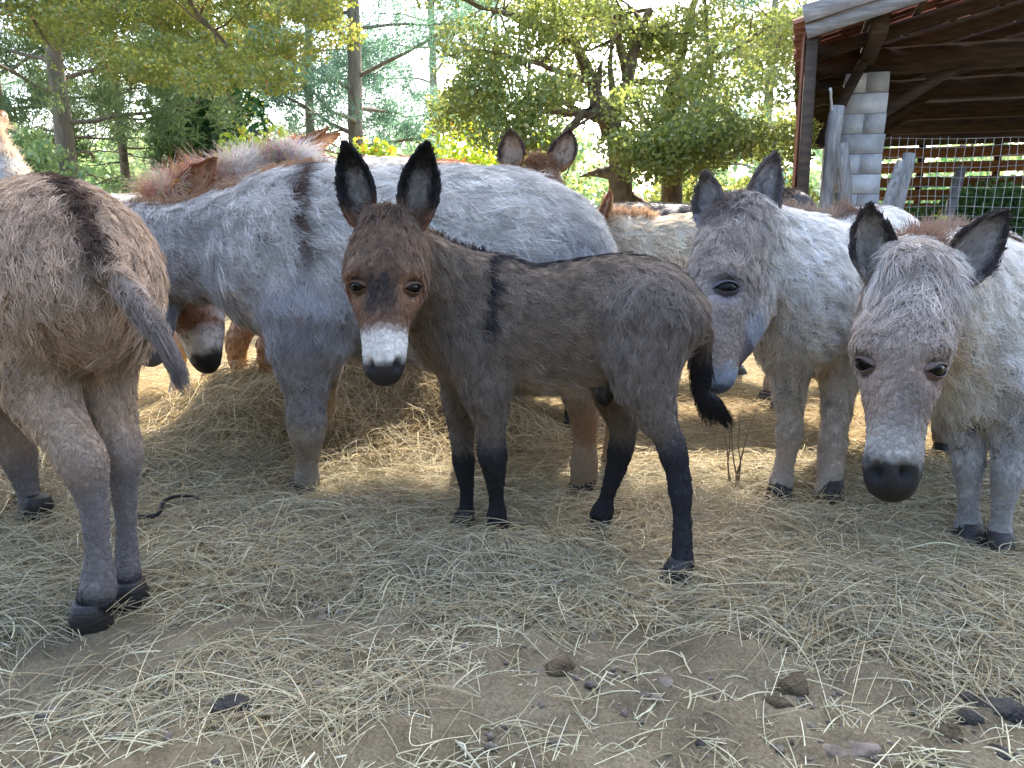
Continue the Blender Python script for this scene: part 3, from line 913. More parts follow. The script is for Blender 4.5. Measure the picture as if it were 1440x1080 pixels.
def ear_mesh(base, tip, front, width, curl=1.25, thick=.006, bend=.0, nt=15, na=11):
    base, tip, front = np.asarray(base, float), np.asarray(tip, float), np.asarray(front, float)
    ax = unit(tip - base); Ln = np.linalg.norm(tip - base)
    fr = unit(front - ax * (front @ ax)); sd = np.cross(ax, fr)
    t = np.linspace(0, 1, nt)
    prof = np.interp(t, [0, .12, .28, .45, .62, .78, .9, 1], [.42, .66, .93, 1, .9, .64, .34, .05]) * width / 2
    A = np.interp(t, [0, .3, 1], [curl * 1.55, curl * 1.1, curl * .7])
    grids = []
    for off in (0, thick):
        G = np.zeros((nt, na, 3))
        for i in range(nt):
            a = np.linspace(-1, 1, na) * A[i]
            rad = prof[i] / math.sin(min(A[i], 1.5)) + off
            c = base + ax * Ln * t[i] + fr * (bend * math.sin(t[i] * 2.6) * Ln)
            G[i] = c + sd * (np.sin(a) * rad)[:, None] - fr * ((np.cos(a)) * rad - prof[i] * .5)[:, None]
        grids.append(G)
    V = np.concatenate([g.reshape(-1, 3) for g in grids]); n0 = nt * na
    Q = []
    for i in range(nt - 1):
        for j in range(na - 1):
            a = i * na + j
            Q.append((a, a + 1, a + na + 1, a + na)); Q.append((n0 + a + 1, n0 + a, n0 + a + na, n0 + a + na + 1))
        a = i * na; Q.append((a, a + na, n0 + a + na, n0 + a)); a = i * na + na - 1; Q.append((a + na, a, n0 + a, n0 + a + na))
    for j in range(na - 1):
        a = (nt - 1) * na + j; Q.append((a, a + 1, n0 + a + 1, n0 + a))
    tt = np.tile(np.repeat(t, na), 2); edge = np.tile(np.tile(np.abs(np.linspace(-1, 1, na)), nt), 2)
    inner = np.concatenate([np.ones(n0), np.zeros(n0)])
    return V, np.array(Q), tt, edge, inner, ax

def quad_tris(Q): return np.concatenate([Q[:, [0, 1, 2]], Q[:, [0, 2, 3]]])

def donkey(name, label, group, chains, pal, heading, eyes=(), ears=(), hooves=(), var=.2, mane=None, tuft=None, forelock=None, fringe=None, nostrils=(), nostril_r=.011, vox=.013, clumps=7000, per=10, furlen=1.0, post=None, holes=(), seed=1, radius=.0006, eye_r=.019, lift=.55, wave=.2, cat='donkey', away=.3, spread=.011):
    heading = unit(np.asarray(heading, float))
    root = tag(empty(name, (0, 0, 0)), label, cat, group)
    V, Q = sdf_mesh(chains, vox, holes)
    V = smooth_mesh(V, Q, 2, .45)
    N = vnormals(V, Q)
    nz_lo, nz_hi = make_noise(seed * 11 + 1, 9, 2), make_noise(seed * 11 + 2, 30, 2)
    V = V + N * (nz_lo(V) * .006 * furlen + nz_hi(V) * .0035 * furlen)[:, None]
    ev = [c.eval(V) for c in chains]
    D = np.stack([e[0] for e in ev], 1)
    Wt = np.exp(-(D - D.min(1, keepdims=True)) / .016); Wt /= Wt.sum(1, keepdims=True)
    colr = np.zeros_like(V); ln = np.zeros(len(V)); fl = np.zeros_like(V)
    info = {}
    for i, (c, e) in enumerate(zip(chains, ev)):
        d, t, lat, up, tan = e
        info[c.name] = dict(d=d, t=t, lat=lat, up=up)
        ci, li = paint(c.name, t, lat, up, V, pal, furlen)
        colr += Wt[:, i:i + 1] * ci; ln += Wt[:, i] * li
        fl += Wt[:, i:i + 1] * tan
    nlo = make_noise(seed * 13 + 5, 6, 3)(V)
    colr = colr * (1 + .15 * nlo + .05 * make_noise(seed * 13 + 9, 75, 2)(V))[:, None]
    fl = fl + .2 * np.stack([make_noise(seed + 61 + q, 32, 2)(V) for q in range(3)], 1) + np.array([0, 0, -.35]) + .35 * np.stack([make_noise(seed + 31 + q, 8, 2)(V) for q in range(3)], 1)
    # eyes
    bvh = BVHTree.FromPolygons([Vector(v) for v in V], [tuple(f) for f in Q.tolist()])
    eyes_at = []
    for e in eyes:
        if np.isscalar(e[0]):
            o, d = Vector(CAMP), Vector(ray(*e)).normalized()
        else:
            o, d = Vector(e[0]), Vector(e[1]).normalized()
        hit = bvh.ray_cast(o, d)
        if hit[0] is None: continue
        p, nn = np.array(hit[0]), np.array(hit[1])
        eyes_at.append((p, nn))
    for p, nn in eyes_at:
        upd = unit(np.array([0, 0, 1.0]) - nn * nn[2])
        g = lambda q, r_: np.exp(-(np.linalg.norm(V - q, axis=1) / r_) ** 2)[:, None]
        V = V - nn * .42 * eye_r * g(p, eye_r * 1.5) + nn * .75 * eye_r * g(p + upd * eye_r * 1.9, eye_r * 1.5) + nn * .25 * eye_r * g(p - upd * eye_r * 2.0, eye_r * 1.6)
        add_eye(root, p - nn * eye_r * .42, nn, eye_r, heading, np.asarray(pal.get('eye_ring', pal['head'])) * .35)
        dist = np.linalg.norm(V - p, axis=1)
        ring = 1 - sstep(eye_r * 1.2, eye_r * 2.6, dist)
        colr = colr * (1 - ring[:, None]) + pal.get('eye_ring', pal['head']) * ring[:, None]
        ln = ln * (.12 + .88 * sstep(eye_r * 1.2, eye_r * 2.6, dist)) * (dist > eye_r * 1.2)
        rim = 1 - sstep(eye_r * 1.05, eye_r * 1.5, dist)
        colr = colr * (1 - rim[:, None]) + srgb('#241f1e') * rim[:, None]
    for e in nostrils:
        hit = bvh.ray_cast(Vector(CAMP), Vector(ray(*e)).normalized())
        if hit[0] is None: continue
        p, nn = np.array(hit[0]), np.array(hit[1])
        g = np.exp(-(np.linalg.norm((V - p) * np.array([1.25, 1, .85]), axis=1) / nostril_r) ** 2)[:, None]
        g2 = np.exp(-(np.linalg.norm(V - p, axis=1) / nostril_r / 2) ** 2)[:, None]
        V = V + nn * nostril_r * (.45 * g2 - 1.5 * g)
        colr = colr * (1 - g) + .004 * g; ln = ln * (1 - g2[:, 0] ** .5).clip(0, 1)
    N = vnormals(V, Q)
    if post is not None: colr, ln = post(V, N, info, colr, ln)
    colr = np.clip(colr * np.array([1.03, 1.0, .94]), .004, .9)
    body = mobj('body', mesh_np('body', V, Q, M_SKIN, True, cols=colr * np.interp(ln, [.002, .006, .012, .022], [1, .9, .85, .5])[:, None]), root)  # dark skin; shade between locks put into its colour under long hair
    TT = quad_tris(Q)
    coat('coat', V, TT, N, colr, ln, fl, clumps, per, root, seed=seed, radius=radius, lift=lift, wave=wave, away=away, spread=spread, var=var)
    for k, e in enumerate(ears):
        EV, EQ, t, edge, inner, ax = ear_mesh(*e[:4], **(e[4] if len(e) > 4 else {}))
        ec = np.where(inner[:, None] > .5, pal['ear_in'], pal['ear_out'])
        r0, t0 = pal.get('rim0', .45), pal.get('tip0', .7)
        rim = np.maximum(sstep(r0, r0 + .4, edge), sstep(t0, t0 + .25, t))[:, None]
        ec = ec * (1 - rim) + pal['ear_rim'] * rim
        bs = (1 - sstep(.08, .35, t))[:, None]
        ec = ec * (1 - bs) + pal.get('ear_base', pal['head']) * bs
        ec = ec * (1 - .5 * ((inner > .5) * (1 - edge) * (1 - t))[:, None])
        EN = vnormals(EV, EQ)
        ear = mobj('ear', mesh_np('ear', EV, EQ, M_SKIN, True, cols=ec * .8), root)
        el = np.where(inner > .5, .016, .011) * (.7 + .5 * furlen) * np.interp(t, [0, .9, 1], [1.1, 1, .5])
        coat('ear_fur', EV, quad_tris(EQ), EN, ec, el, np.tile(ax, (len(EV), 1)) * 1.0 + EN * .1, max(220, clumps // 22), per, ear, seed=seed + 50 + k, radius=radius * .8, spread=.006, lift=.3, away=1)
    for p, r in hooves: add_hoof(root, p, r, heading)
    if mane is not None: add_mane(root, bvh, seed=seed, **mane)
    if forelock is not None: add_mane(root, bvh, name='forelock', seed=seed + 3, **forelock)
    if fringe is not None: add_mane(root, bvh, name='fringe', seed=seed + 5, **fringe)
    if tuft is not None: add_tuft(root, seed=seed, **tuft)
    return root

def paint(nm, t, lat, up, P, pal, fl):
    one = np.ones(len(t))
    mix = lambda a, b, w: a[None] * (1 - w[:, None]) + b[None] * w[:, None] if a.ndim == 1 else a * (1 - w[:, None]) + b[None] * w[:, None]
    if nm == 'trunk':
        c = mix(pal['coat'], pal['belly'], sstep(-.45, -.95, up))
        ds = (1 - sstep(.018, .036, np.abs(lat))) * sstep(.45, .7, up) * pal.get('stripe_w', 1)
        return mix(c, pal['stripe'], ds), fl * .034 * (1 + .5 * sstep(-.3, -.9, up))
    if nm == 'neck':
        c = mix(pal.get('neck', pal['coat']), pal['belly'], .6 * sstep(-.4, -.95, up))
        return c, fl * .032 * one
    if nm in ('head', 'jaw'):
        c = mix(pal['head'], pal['band'], sstep(pal.get('b0', .68), pal.get('b0', .68) + pal.get('bw', .08), t))
        c = mix(c, pal['nose'], sstep(pal.get('n0', .88) - .03, pal.get('n0', .88) + .08, t + .03 * make_noise(8, 70, 2)(P)))
        if nm == 'jaw':
            c = mix(pal['cheek'] if 'cheek' in pal else pal['head'], pal['band'], sstep(.58, .72, t)); c = mix(c, pal['nose'], sstep(.86, .93, t))
        l = np.interp(t, [0, .25, .42, .6, .85, 1], [.026, .026, .010, .0065, .004, .0022]) * (.5 + .5 * fl)
        l = l * (1 - .6 * sstep(pal.get('n0', .88) + (.1 if nm == 'jaw' else 0), pal.get('n0', .88) + .14, t))
        return c, l
    if nm.startswith('fleg') or nm.startswith('hleg'):
        a, b = pal.get('leg_t', (.55, .75))
        c = mix(pal.get('leg_up', pal['coat']), pal['leg'], sstep(a, b, t))
        c = mix(c, pal.get('foot', pal['leg']), sstep(.88, .97, t))
        return c, np.interp(t, [0, .3, .5, .95, 1], [.032 * fl, .015 * fl, .008, .007, .010])
    if nm == 'tail':
        return mix(pal['coat'], pal['tail'], sstep(.2, .7, t)), .03 * fl * one
    if nm == 'dark':
        return np.tile(srgb('#1c1c20'), (len(t), 1)), .003 * one
    return np.tile(pal['coat'], (len(t), 1)), .03 * fl * one

sph_cache = {}
def ball(n=14, m=9):
    if (n, m) not in sph_cache:
        mb = []
        V = [(0, 0, 1)]
        for i in range(1, m):
            for j in range(n):
                a, b = math.pi * i / m, 2 * math.pi * j / n
                V.append((math.sin(a) * math.cos(b), math.sin(a) * math.sin(b), math.cos(a)))
        V.append((0, 0, -1))
        Tq, Tt = [], []
        for j in range(n): Tt.append((0, 1 + j, 1 + (j + 1) % n)); Tt.append((len(V) - 1, 1 + (m - 2) * n + (j + 1) % n, 1 + (m - 2) * n + j))
        for i in range(m - 2):
            for j in range(n): Tq.append((1 + i * n + j, 1 + (i + 1) * n + j, 1 + (i + 1) * n + (j + 1) % n, 1 + i * n + (j + 1) % n))
        sph_cache[(n, m)] = (np.array(V), np.array(Tq), np.array(Tt))
    return sph_cache[(n, m)]

def add_eye(root, c, nn, r, heading, lid):
    Vb, Tq, Tt = ball(18, 12)
    z = np.array([0, 0, 1.0]); sd = unit(np.cross(nn, z)); upv = np.cross(sd, nn)
    B = np.stack([sd, nn, upv], 1)
    e = mobj('eye', mesh_np('eye', (Vb * np.array([1.22, .78, .80]) * r) @ B.T + c, [Tq, Tt], M_EYE, True), root)
    # upper and lower lids: rims of a slightly larger shell that close towards the corners
    na, nb = 15, 6
    for b0, b1, nm in ((30, 105, 'upper_lid'), (-105, -38, 'lower_lid')):
        L = []
        for k in range(2):
            rr = r * (1.05 + .10 * k)
            for i in range(na):
                a = math.pi * i / (na - 1)
                q = abs(math.cos(a)) ** 3
                for j in range(nb):
                    lo, hi = (b0 * (1 - q), b1) if b0 > 0 else (b0, b1 * (1 - q))
                    b = math.radians(lo + (hi - lo) * j / (nb - 1))
                    L.append((math.cos(a) * rr * 1.28, math.sin(a) * math.cos(b) * rr * .82, math.sin(a) * math.sin(b) * rr * .86))
        L = np.array(L) @ B.T + c
        qs = []; m = na * nb
        for i in range(na - 1):
            for j in range(nb - 1):
                a = i * nb + j; qs += [(a, a + 1, a + nb + 1, a + nb), (m + a + 1, m + a, m + a + nb, m + a + nb + 1)]
            for a in (i * nb, i * nb + nb - 1): qs.append((a, a + nb, m + a + nb, m + a))
        mobj(nm, mesh_np(nm, L, np.array(qs), M_SKIN, True, cols=np.tile(lid, (len(L), 1))), e)

FEET = []
def add_hoof(root, p, r, heading):
    FEET.append((p[0], p[1]))
    """p: ground point under the foot, r: hoof radius at the sole"""
    h = unit(np.array([heading[0], heading[1], 0])); l = np.cross([0, 0, 1], h)
    n = 16; V = []
    H = r * 1.35
    for s, z in ((1.0, 0), (1.02, H * .12), (.9, H * .55), (.76, H), (.55, H * 1.02)):
        for k in range(n):
            a = 2 * math.pi * k / n
            cx = math.cos(a); cx = cx * (1.18 if cx > 0 else .82)
            V.append(np.asarray(p) + h * (cx * r * s - r * .38 * z / H) + l * (math.sin(a) * r * s * .92) + np.array([0, 0, z]))
    q = [(i * n + k, i * n + (k + 1) % n, (i + 1) * n + (k + 1) % n, (i + 1) * n + k) for i in range(4) for k in range(n)]
    V += [np.asarray(p), np.asarray(p) + np.array([0, 0, H]) - h * r * .38]
    tr = [(len(V) - 2, (k + 1) % n, k) for k in range(n)] + [(len(V) - 1, 4 * n + k, 4 * n + (k + 1) % n) for k in range(n)]
    mobj('hoof', mesh_np('hoof', V, [np.array(q), np.array(tr)], M_HOOF, True), root)

def add_mane(root, bvh, path, length, cols, n=1800, width=.02, dirn=(0, 0, 1), name='mane', seed=1, lean=(0, 0, 0), radius=.0008, fall=.25, spread=.3):
    """hair standing along a crest: path of world points near the surface, cols a list of (t, colour)"""
    r = np.random.default_rng(seed + 900)
    path, _ = catmull(np.asarray(path, float), 6)
    m = len(path)
    t = r.uniform(0, 1, n); i = np.minimum((t * (m - 1)).astype(int), m - 2); f = (t * (m - 1) - i)[:, None]
    P = path[i] + (path[i + 1] - path[i]) * f
    tan = unit(path[i + 1] - path[i]); d0 = unit(np.asarray(dirn, float)); sd = unit(np.cross(tan, d0))
    lat = r.normal(0, 1, n) * width
    P = P + sd * lat[:, None]
    # drop the root onto the surface
    for k in range(n):
        h = bvh.find_nearest(Vector(P[k]))
        if h[0] is not None: P[k] = h[0]
    nc = max(12, n // 14); tc = r.uniform(0, 1, nc); cl = np.abs(t[:, None] - tc[None]).argmin(1)
    cd = r.normal(0, spread, (nc, 3))
    D = unit(d0 + np.asarray(lean) + cd[cl] + sd * (lat / width * .18)[:, None] + r.normal(0, .12, (n, 3)))
    L = length * (1 - .6 * np.abs(lat / width / 2.2).clip(0, 1)) * r.uniform(.6, 1.15, n) * np.interp(t, [0, .08, .9, 1], [.6, 1, 1, .5])
    K = 5; pts = np.zeros((n, K, 3)); g = r.uniform(.4, 1.4, n) * fall
    for k in range(K):
        s = k / (K - 1)
        pts[:, k] = P + L[:, None] * (D * s + (np.asarray(lean) * .5 + np.array([0, 0, -1.0])) * (g * s * s)[:, None])
    tt = np.array([c[0] for c in cols]); cc = np.array([c[1] for c in cols])
    C = np.stack([np.interp(t + r.normal(0, .03, n), tt, cc[:, q]) for q in range(3)], 1) * r.normal(1, .22, (n, 1)).clip(.5, 1.6)
    return curves_obj(name, pts, radius * np.linspace(1, .3, K)[None] * r.uniform(.7, 1.3, (n, 1)), np.clip(C, .004, .9), M_MANE, root)

def add_tuft(root, path, rad, col, n=2500, seed=1, length=.16, radius=.0008, col2=None):
    """long hair hanging along the end of the tail"""
    r = np.random.default_rng(seed + 500)
    path, _ = catmull(np.asarray(path, float), 6); m = len(path)
    t = r.uniform(0, 1, n) ** .8; i = np.minimum((t * (m - 1)).astype(int), m - 2); f = (t * (m - 1) - i)[:, None]
    P = path[i] + (path[i + 1] - path[i]) * f; T = unit(path[i + 1] - path[i])
    o = r.normal(0, 1, (n, 3)); o = unit(o - T * (o * T).sum(1, keepdims=True))
    K = 5; pts = np.zeros((n, K, 3)); L = length * r.uniform(.5, 1.1, n)
    for k in range(K):
        s = k / (K - 1)
        pts[:, k] = P + o * (rad * (.25 + .9 * s - .75 * s * s) * r.uniform(.5, 1.1, n))[:, None] + (T * .8 + np.array([0, 0, -.35])) * (L * s)[:, None]
    C = np.tile(col, (n, 1)) if col2 is None else np.asarray(col)[None] * (1 - t[:, None]) + np.asarray(col2)[None] * t[:, None]
    return curves_obj('tail_tuft', pts, radius * np.linspace(1, .3, K)[None] * np.ones((n, 1)), np.clip(C * r.normal(1, .25, (n, 1)).clip(.4, 1.7), .004, .9), M_MANE, root)

def PXR(u, v, Y, r, ratio=1.0):
    return [*PX(u, v, Y), RP(u, v, Y, r), ratio]

def head_holes(rows, up, off=.45, r=.011):
    """nostrils near the end of a head chain"""
    a, b = np.array(rows[-2][:3]), np.array(rows[-1][:3]); T = unit(b - a); L = unit(np.cross(up, T)); U = np.cross(T, L)
    rad = rows[-1][3]
    return [(b + U * rad * .85 + L * s * rad * off * 1.35 + T * rad * .25, r, .006) for s in (-1, 1)]

# ---------------------------------------------------------------- the foal
f_head_up = np.array([-.05, -1, .25])
fh = [PXR(549, 330, 1.93, 38, .95), PXR(546, 362, 1.90, 47, 1.08), PXR(543, 402, 1.86, 47, 1.08), PXR(541, 445, 1.82, 35, .96), PXR(540, 485, 1.785, 28, 1.0), PXR(540, 512, 1.77, 23, 1.08), PXR(540, 522, 1.765, 18, 1.1)]
fj = [PXR(556, 372, 1.99, 50, .85), PXR(549, 425, 1.94, 44, .82), PXR(543, 480, 1.86, 27, .85), PXR(540, 518, 1.80, 18, 1.0)]
fch = [
    Chain('trunk', [PXR(644, 462, 2.08, 58, .75), PXR(690, 458, 2.06, 82, .72), PXR(770, 462, 2.03, 84, .74), PXR(850, 449, 2.0, 81, .76), PXR(905, 442, 1.98, 73, .8), PXR(948, 442, 1.97, 40, 1.2)], (0, 0, 1), .07),
    Chain('neck', [PXR(565, 352, 1.98, 44, .8), PXR(605, 395, 2.02, 58, .72), PXR(655, 438, 2.06, 76, .7)], (0, -.2, 1), .07),
    Chain('head', fh, f_head_up, .03, 4), Chain('jaw', fj, f_head_up, .035),
    Chain('fleg_near', [PXR(672, 480, 1.99, 58, .7), PXR(684, 548, 1.98, 42, .85), PXR(690, 600, 1.99, 27), PXR(693, 645, 2.0, 23), PXR(697, 690, 2.03, 15), PXR(699, 722, 2.05, 15), PXR(699, 738, 2.06, 16)], (-1, 0, 0), .05, thin=.9),
    Chain('fleg_far', [PXR(655, 500, 2.15, 45, .7), PXR(648, 570, 2.17, 27), PXR(650, 620, 2.17, 19), PXR(652, 650, 2.17, 18), PXR(656, 690, 2.17, 13), PXR(655, 720, 2.17, 14), PXR(652, 738, 2.17, 16)], (-1, 0, 0), .05, thin=.9),
    Chain('hleg_near', [PXR(912, 450, 1.90, 70, .8), PXR(905, 520, 1.88, 56, .8), PXR(922, 580, 1.87, 36), PXR(944, 625, 1.86, 24), PXR(957, 690, 1.84, 16), PXR(960, 750, 1.82, 15), PXR(960, 785, 1.81, 18), PXR(955, 808, 1.80, 18)], (-1, 0, 0), .06, thin=.9),
    Chain('hleg_far', [PXR(880, 470, 2.08, 60, .8), PXR(868, 545, 2.12, 42), PXR(876, 600, 2.14, 26), PXR(870, 640, 2.15, 20), PXR(856, 690, 2.16, 15), PXR(848, 715, 2.17, 17), PXR(844, 726, 2.17, 16)], (-1, 0, 0), .06, thin=.9),
    Chain('tail', [PXR(968, 430, 1.99, 16), PXR(985, 465, 2.0, 14), PXR(984, 505, 2.01, 12), PXR(988, 535, 2.01, 8)], (0, 1, 0), .03),
    Chain('dark', [PXR(852, 530, 1.97, 9), PXR(850, 552, 1.96, 10), PXR(850, 562, 1.96, 7)], (-1, 0, 0), .01),
]
pal_foal = dict(coat=srgb('#8d7e70'), belly=srgb('#ada092'), stripe=srgb('#1d1c22'), head=srgb('#8c6c55'), cheek=srgb('#84715f'), band=srgb('#f0ebe6'), nose=srgb('#2c2a2b'), leg=srgb('#35343a'), leg_up=srgb('#8a8078'), foot=srgb('#1d1d20'), tail=srgb('#26262b'),
                ear_in=srgb('#9a958f'), ear_out=srgb('#6a5648'), ear_rim=srgb('#151416'), ear_base=srgb('#7a553d'), eye_ring=srgb('#957056'), leg_t=(.30, .48), b0=.555, n0=.75, rim0=.2, tip0=.5)
def post_foal(V, N, I, c, ln):
    h = I['head']; t, lat, up = h['t'], h['lat'], h['up']
    hd = np.exp(-np.maximum(0, np.minimum(h['d'], I['jaw']['d'])) / .012)
    w = (1 - sstep(.018, .052, np.abs(lat) + .05 * np.maximum(0, t - .4) + .008 * make_noise(5, 60, 2)(V))) * sstep(.27, .33, t) * (1 - sstep(.47, .55, t)) * sstep(0, .4, up) * hd
    c = c * (1 - w[:, None]) + srgb('#3f3936') * w[:, None]
    w = (1 - sstep(.24, .33, t)) * hd
    c = c * (1 - w[:, None]) + srgb('#7d6a5a') * w[:, None]
    ln = np.maximum(ln, .036 * w * sstep(0, .5, up))
    # shoulder stripe
    s = V[:, 0] - (PX(689, 400, 1.95)[0] + .03 * (V[:, 2] - .8)); w = (1 - sstep(.008, .02, np.abs(s))) * sstep(.56, .66, V[:, 2]) * (I['trunk']['d'] < .05)
    c = c * (1 - w[:, None]) + srgb('#1b1a20') * w[:, None]
    w = sstep(.55, .8, np.maximum(I['trunk']['up'], 0)) * (1 - sstep(.012, .03, np.abs(I['trunk']['lat'])))
    c = c * (1 - .8 * w[:, None]) + srgb('#1d1c22') * .8 * w[:, None]
    return c, ln
p = lambda u, v, Y: PX(u, v, Y)
gpt = lambda u, v: np.array([GP(u, v)[0], GP(u, v)[1], gz(GP(u, v)[0], GP(u, v)[1])])
def foot(u, Y, z=None):
    x = (u - 720) / F_PX * (Y * math.cos(PITCH) + CAM_H * math.sin(PITCH))
    return np.array([x, Y, gz(x, Y) + .008 if z is None else z])
donkey('donkey_foal', 'grey brown foal with black legs and white muzzle band standing in the hay', None, fch, pal_foal, (-1, .08, 0),
       eyes=[(502, 403), (582, 405)],
       ears=[(PX(515, 318, 1.925), PX(482, 199, 1.93), (-.25, -1, .1), .090, dict(curl=1.2)), (PX(580, 322, 1.925), PX(601, 199, 1.93), (.25, -1, .1), .092, dict(curl=1.15))],
       hooves=[(foot(700, 2.08), .034), (foot(652, 2.17), .034), (foot(950, 1.80), .038), (foot(843, 2.17), .034)],
       mane=dict(path=[PX(560, 305, 1.96), PX(610, 335, 2.02), PX(650, 352, 2.06), PX(690, 362, 2.06)], length=.035, cols=[(0, srgb('#6d5645')), (.6, srgb('#4a4240')), (1, srgb('#222025'))], n=1500, width=.012),
       forelock=dict(path=[PX(530, 312, 1.9), PX(548, 300, 1.93), PX(566, 312, 1.9)], length=.07, cols=[(0, srgb('#6e5b4c')), (1, srgb('#6e5b4c'))], n=900, width=.02, dirn=(0, -.6, .5), fall=.8),
       tuft=dict(path=[PX(984, 480, 2.0), PX(982, 510, 2.01), PX(988, 545, 2.01), PX(1002, 560, 2.01)], rad=.035, col=srgb('#3a3738'), col2=srgb('#17171a'), n=2600, length=.09),
       vox=.009, clumps=16000, per=12, furlen=1.0, post=post_foal, seed=2, radius=.00042, eye_r=.0205, nostrils=[(521, 513), (559, 513)], nostril_r=.012, wave=.3, spread=.008)

# ---------------------------------------------------------------- the grey jenny behind the foal
GREY = dict(coat=srgb('#d2ceca'), belly=srgb('#c2bdb8'), stripe=srgb('#4a3a30'), stripe_w=.25, head=srgb('#9a9aa0'), band=srgb('#a9a8aa'), nose=srgb('#6a686c'), leg=srgb('#b5aa9c'), leg_up=srgb('#b0aeb2'), foot=srgb('#a89a88'), tail=srgb('#8a8078'),
            ear_in=srgb('#a39a90'), ear_out=srgb('#8d7a68'), ear_rim=srgb('#3a2a20'), ear_base=srgb('#a08d7c'), eye_ring=srgb('#6b6668'), leg_t=(.3, .5), neck=srgb('#c2bebc'))
mch = [
    Chain('trunk', [PXR(405, 385, 2.60, 82, .8), PXR(450, 368, 2.60, 114, .72), PXR(560, 372, 2.62, 128, .76), PXR(650, 370, 2.63, 128, .78), PXR(712, 366, 2.64, 120, .8), PXR(756, 368, 2.65, 98, .9), PXR(790, 376, 2.65, 56, 1.3)], (0, 0, 1), .1),
    Chain('neck', [PXR(190, 342, 2.74, 50, .8), PXR(240, 356, 2.70, 58, .7), PXR(305, 352, 2.66, 68, .66), PXR(370, 354, 2.62, 90, .68), PXR(425, 354, 2.60, 104, .72)], (0, 0, 1), .08),
    Chain('head', [PXR(180, 345, 2.76, 46, .85), PXR(188, 378, 2.73, 48, .85), PXR(198, 415, 2.68, 42, .8), PXR(206, 450, 2.63, 33, .85), PXR(210, 480, 2.60, 27, .95), PXR(211, 492, 2.59, 22, 1)], (-.9, -.4, 0), .04),
    Chain('jaw', [PXR(205, 368, 2.76, 48, .6), PXR(214, 415, 2.71, 38, .6), PXR(216, 464, 2.64, 24, .8)], (-.9, -.4, 0), .04),
    Chain('fleg_near', [PXR(440, 440, 2.46, 75, .7), PXR(432, 500, 2.43, 48, .8), PXR(430, 560, 2.43, 32), PXR(430, 605, 2.43, 27), PXR(431, 640, 2.44, 19), PXR(431, 668, 2.45, 20), PXR(430, 682, 2.46, 19)], (-1, 0, 0), .08),
    Chain('fleg_far', [PXR(450, 440, 2.76, 60, .7), PXR(446, 500, 2.80, 38), PXR(446, 560, 2.82, 26), PXR(446, 600, 2.82, 22), PXR(446, 640, 2.82, 18)], (-1, 0, 0), .08),
    Chain('hleg_near', [PXR(772, 400, 2.52, 82, .7), PXR(782, 470, 2.50, 60, .7), PXR(812, 540, 2.50, 36), PXR(822, 590, 2.49, 25), PXR(822, 640, 2.49, 20), PXR(822, 685, 2.49, 18)], (-1, 0, 0), .08),
    Chain('hleg_far', [PXR(785, 400, 2.76, 74, .7), PXR(820, 480, 2.80, 50), PXR(862, 540, 2.80, 32), PXR(868, 580, 2.80, 24), PXR(864, 620, 2.80, 19), PXR(862, 650, 2.80, 18)], (-1, 0, 0), .08),
    Chain('tail', [PXR(808, 338, 2.66, 17), PXR(832, 400, 2.67, 13), PXR(838, 460, 2.68, 11)], (0, 1, 0), .04),
]
def cross_post(org, hd, width, zlo, colr, zslope=0.0, extra=None, key='trunk', wz=.0):
    org, hd = np.asarray(org), unit(np.asarray(hd, float))
    def f(V, N, I, c, ln):
        s = (V - org) @ hd - zslope * (V[:, 2] - org[2])
        wd = width * (.45 + .55 * sstep(zlo, org[2], V[:, 2]))
        w = (1 - sstep(wd * .5, wd, np.abs(s))) * sstep(zlo - .05, zlo + .1, V[:, 2]) * (np.minimum(I[key]['d'], I['neck']['d']) < .03)
        c = c * (1 - w[:, None]) + colr * w[:, None]
        if extra: c, ln = extra(V, N, I, c, ln)
        return c, ln
    return f
def mother_extra(V, N, I, c, ln):
    n = make_noise(77, 5, 2)(V)
    w = sstep(-.2, .8, n) * .45 * (I['trunk']['d'] < .04)
    c = c * (1 - w[:, None]) + srgb('#8d8b94') * w[:, None]
    # warm tone of the lower hind legs
    for k in ('hleg_near', 'hleg_far'):
        w = sstep(.35, .6, I[k]['t']) * np.exp(-np.maximum(0, I[k]['d']) / .01)
        c = c * (1 - w[:, None]) + srgb('#b5977a') * w[:, None]
    return c, ln
BRN = srgb('#7a5234'); DBR = srgb('#4a3324')
donkey('donkey', 'shaggy pale grey jenny behind the foal with a brown shoulder stripe', 'herd of donkeys eating hay', mch, GREY, (-1, .1, 0),
       eyes=[(PX(188, 400, 2.73) + np.array([-.3, -.5, 0]), (.3, .5, 0))],
       ears=[(PX(188, 318, 2.72), PX(105, 318, 2.75), (-.2, -1, 0), .09), (PX(188, 314, 2.82), PX(105, 310, 2.9), (-.2, 1, 0), .09)],
       hooves=[(foot(430, 2.46), .05), (foot(447, 2.82), .05), (foot(820, 2.49), .048), (foot(862, 2.80), .048)],
       mane=dict(path=[PX(172, 305, 2.74), PX(240, 298, 2.70), PX(310, 282, 2.66), PX(370, 262, 2.62), PX(420, 246, 2.60), PX(470, 236, 2.60)], length=.055, cols=[(0, srgb('#8d7660')), (.4, srgb('#7d6450')), (.7, srgb('#b08d6c')), (1, srgb('#8a6a50'))], n=3800, width=.022, lean=(.15, -.25, 0)),
       vox=.014, clumps=15000, per=17, furlen=1.9, post=cross_post(PX(418, 235, 2.55), (-1, 0, 0), .036, .74, DBR, .10, mother_extra), seed=3, var=.19, radius=.00056, wave=.3, lift=.5, spread=.015, tuft=dict(path=[PX(832, 400, 2.67), PX(838, 460, 2.68), PX(840, 500, 2.69)], rad=.04, col=srgb('#6a5f58'), n=900))

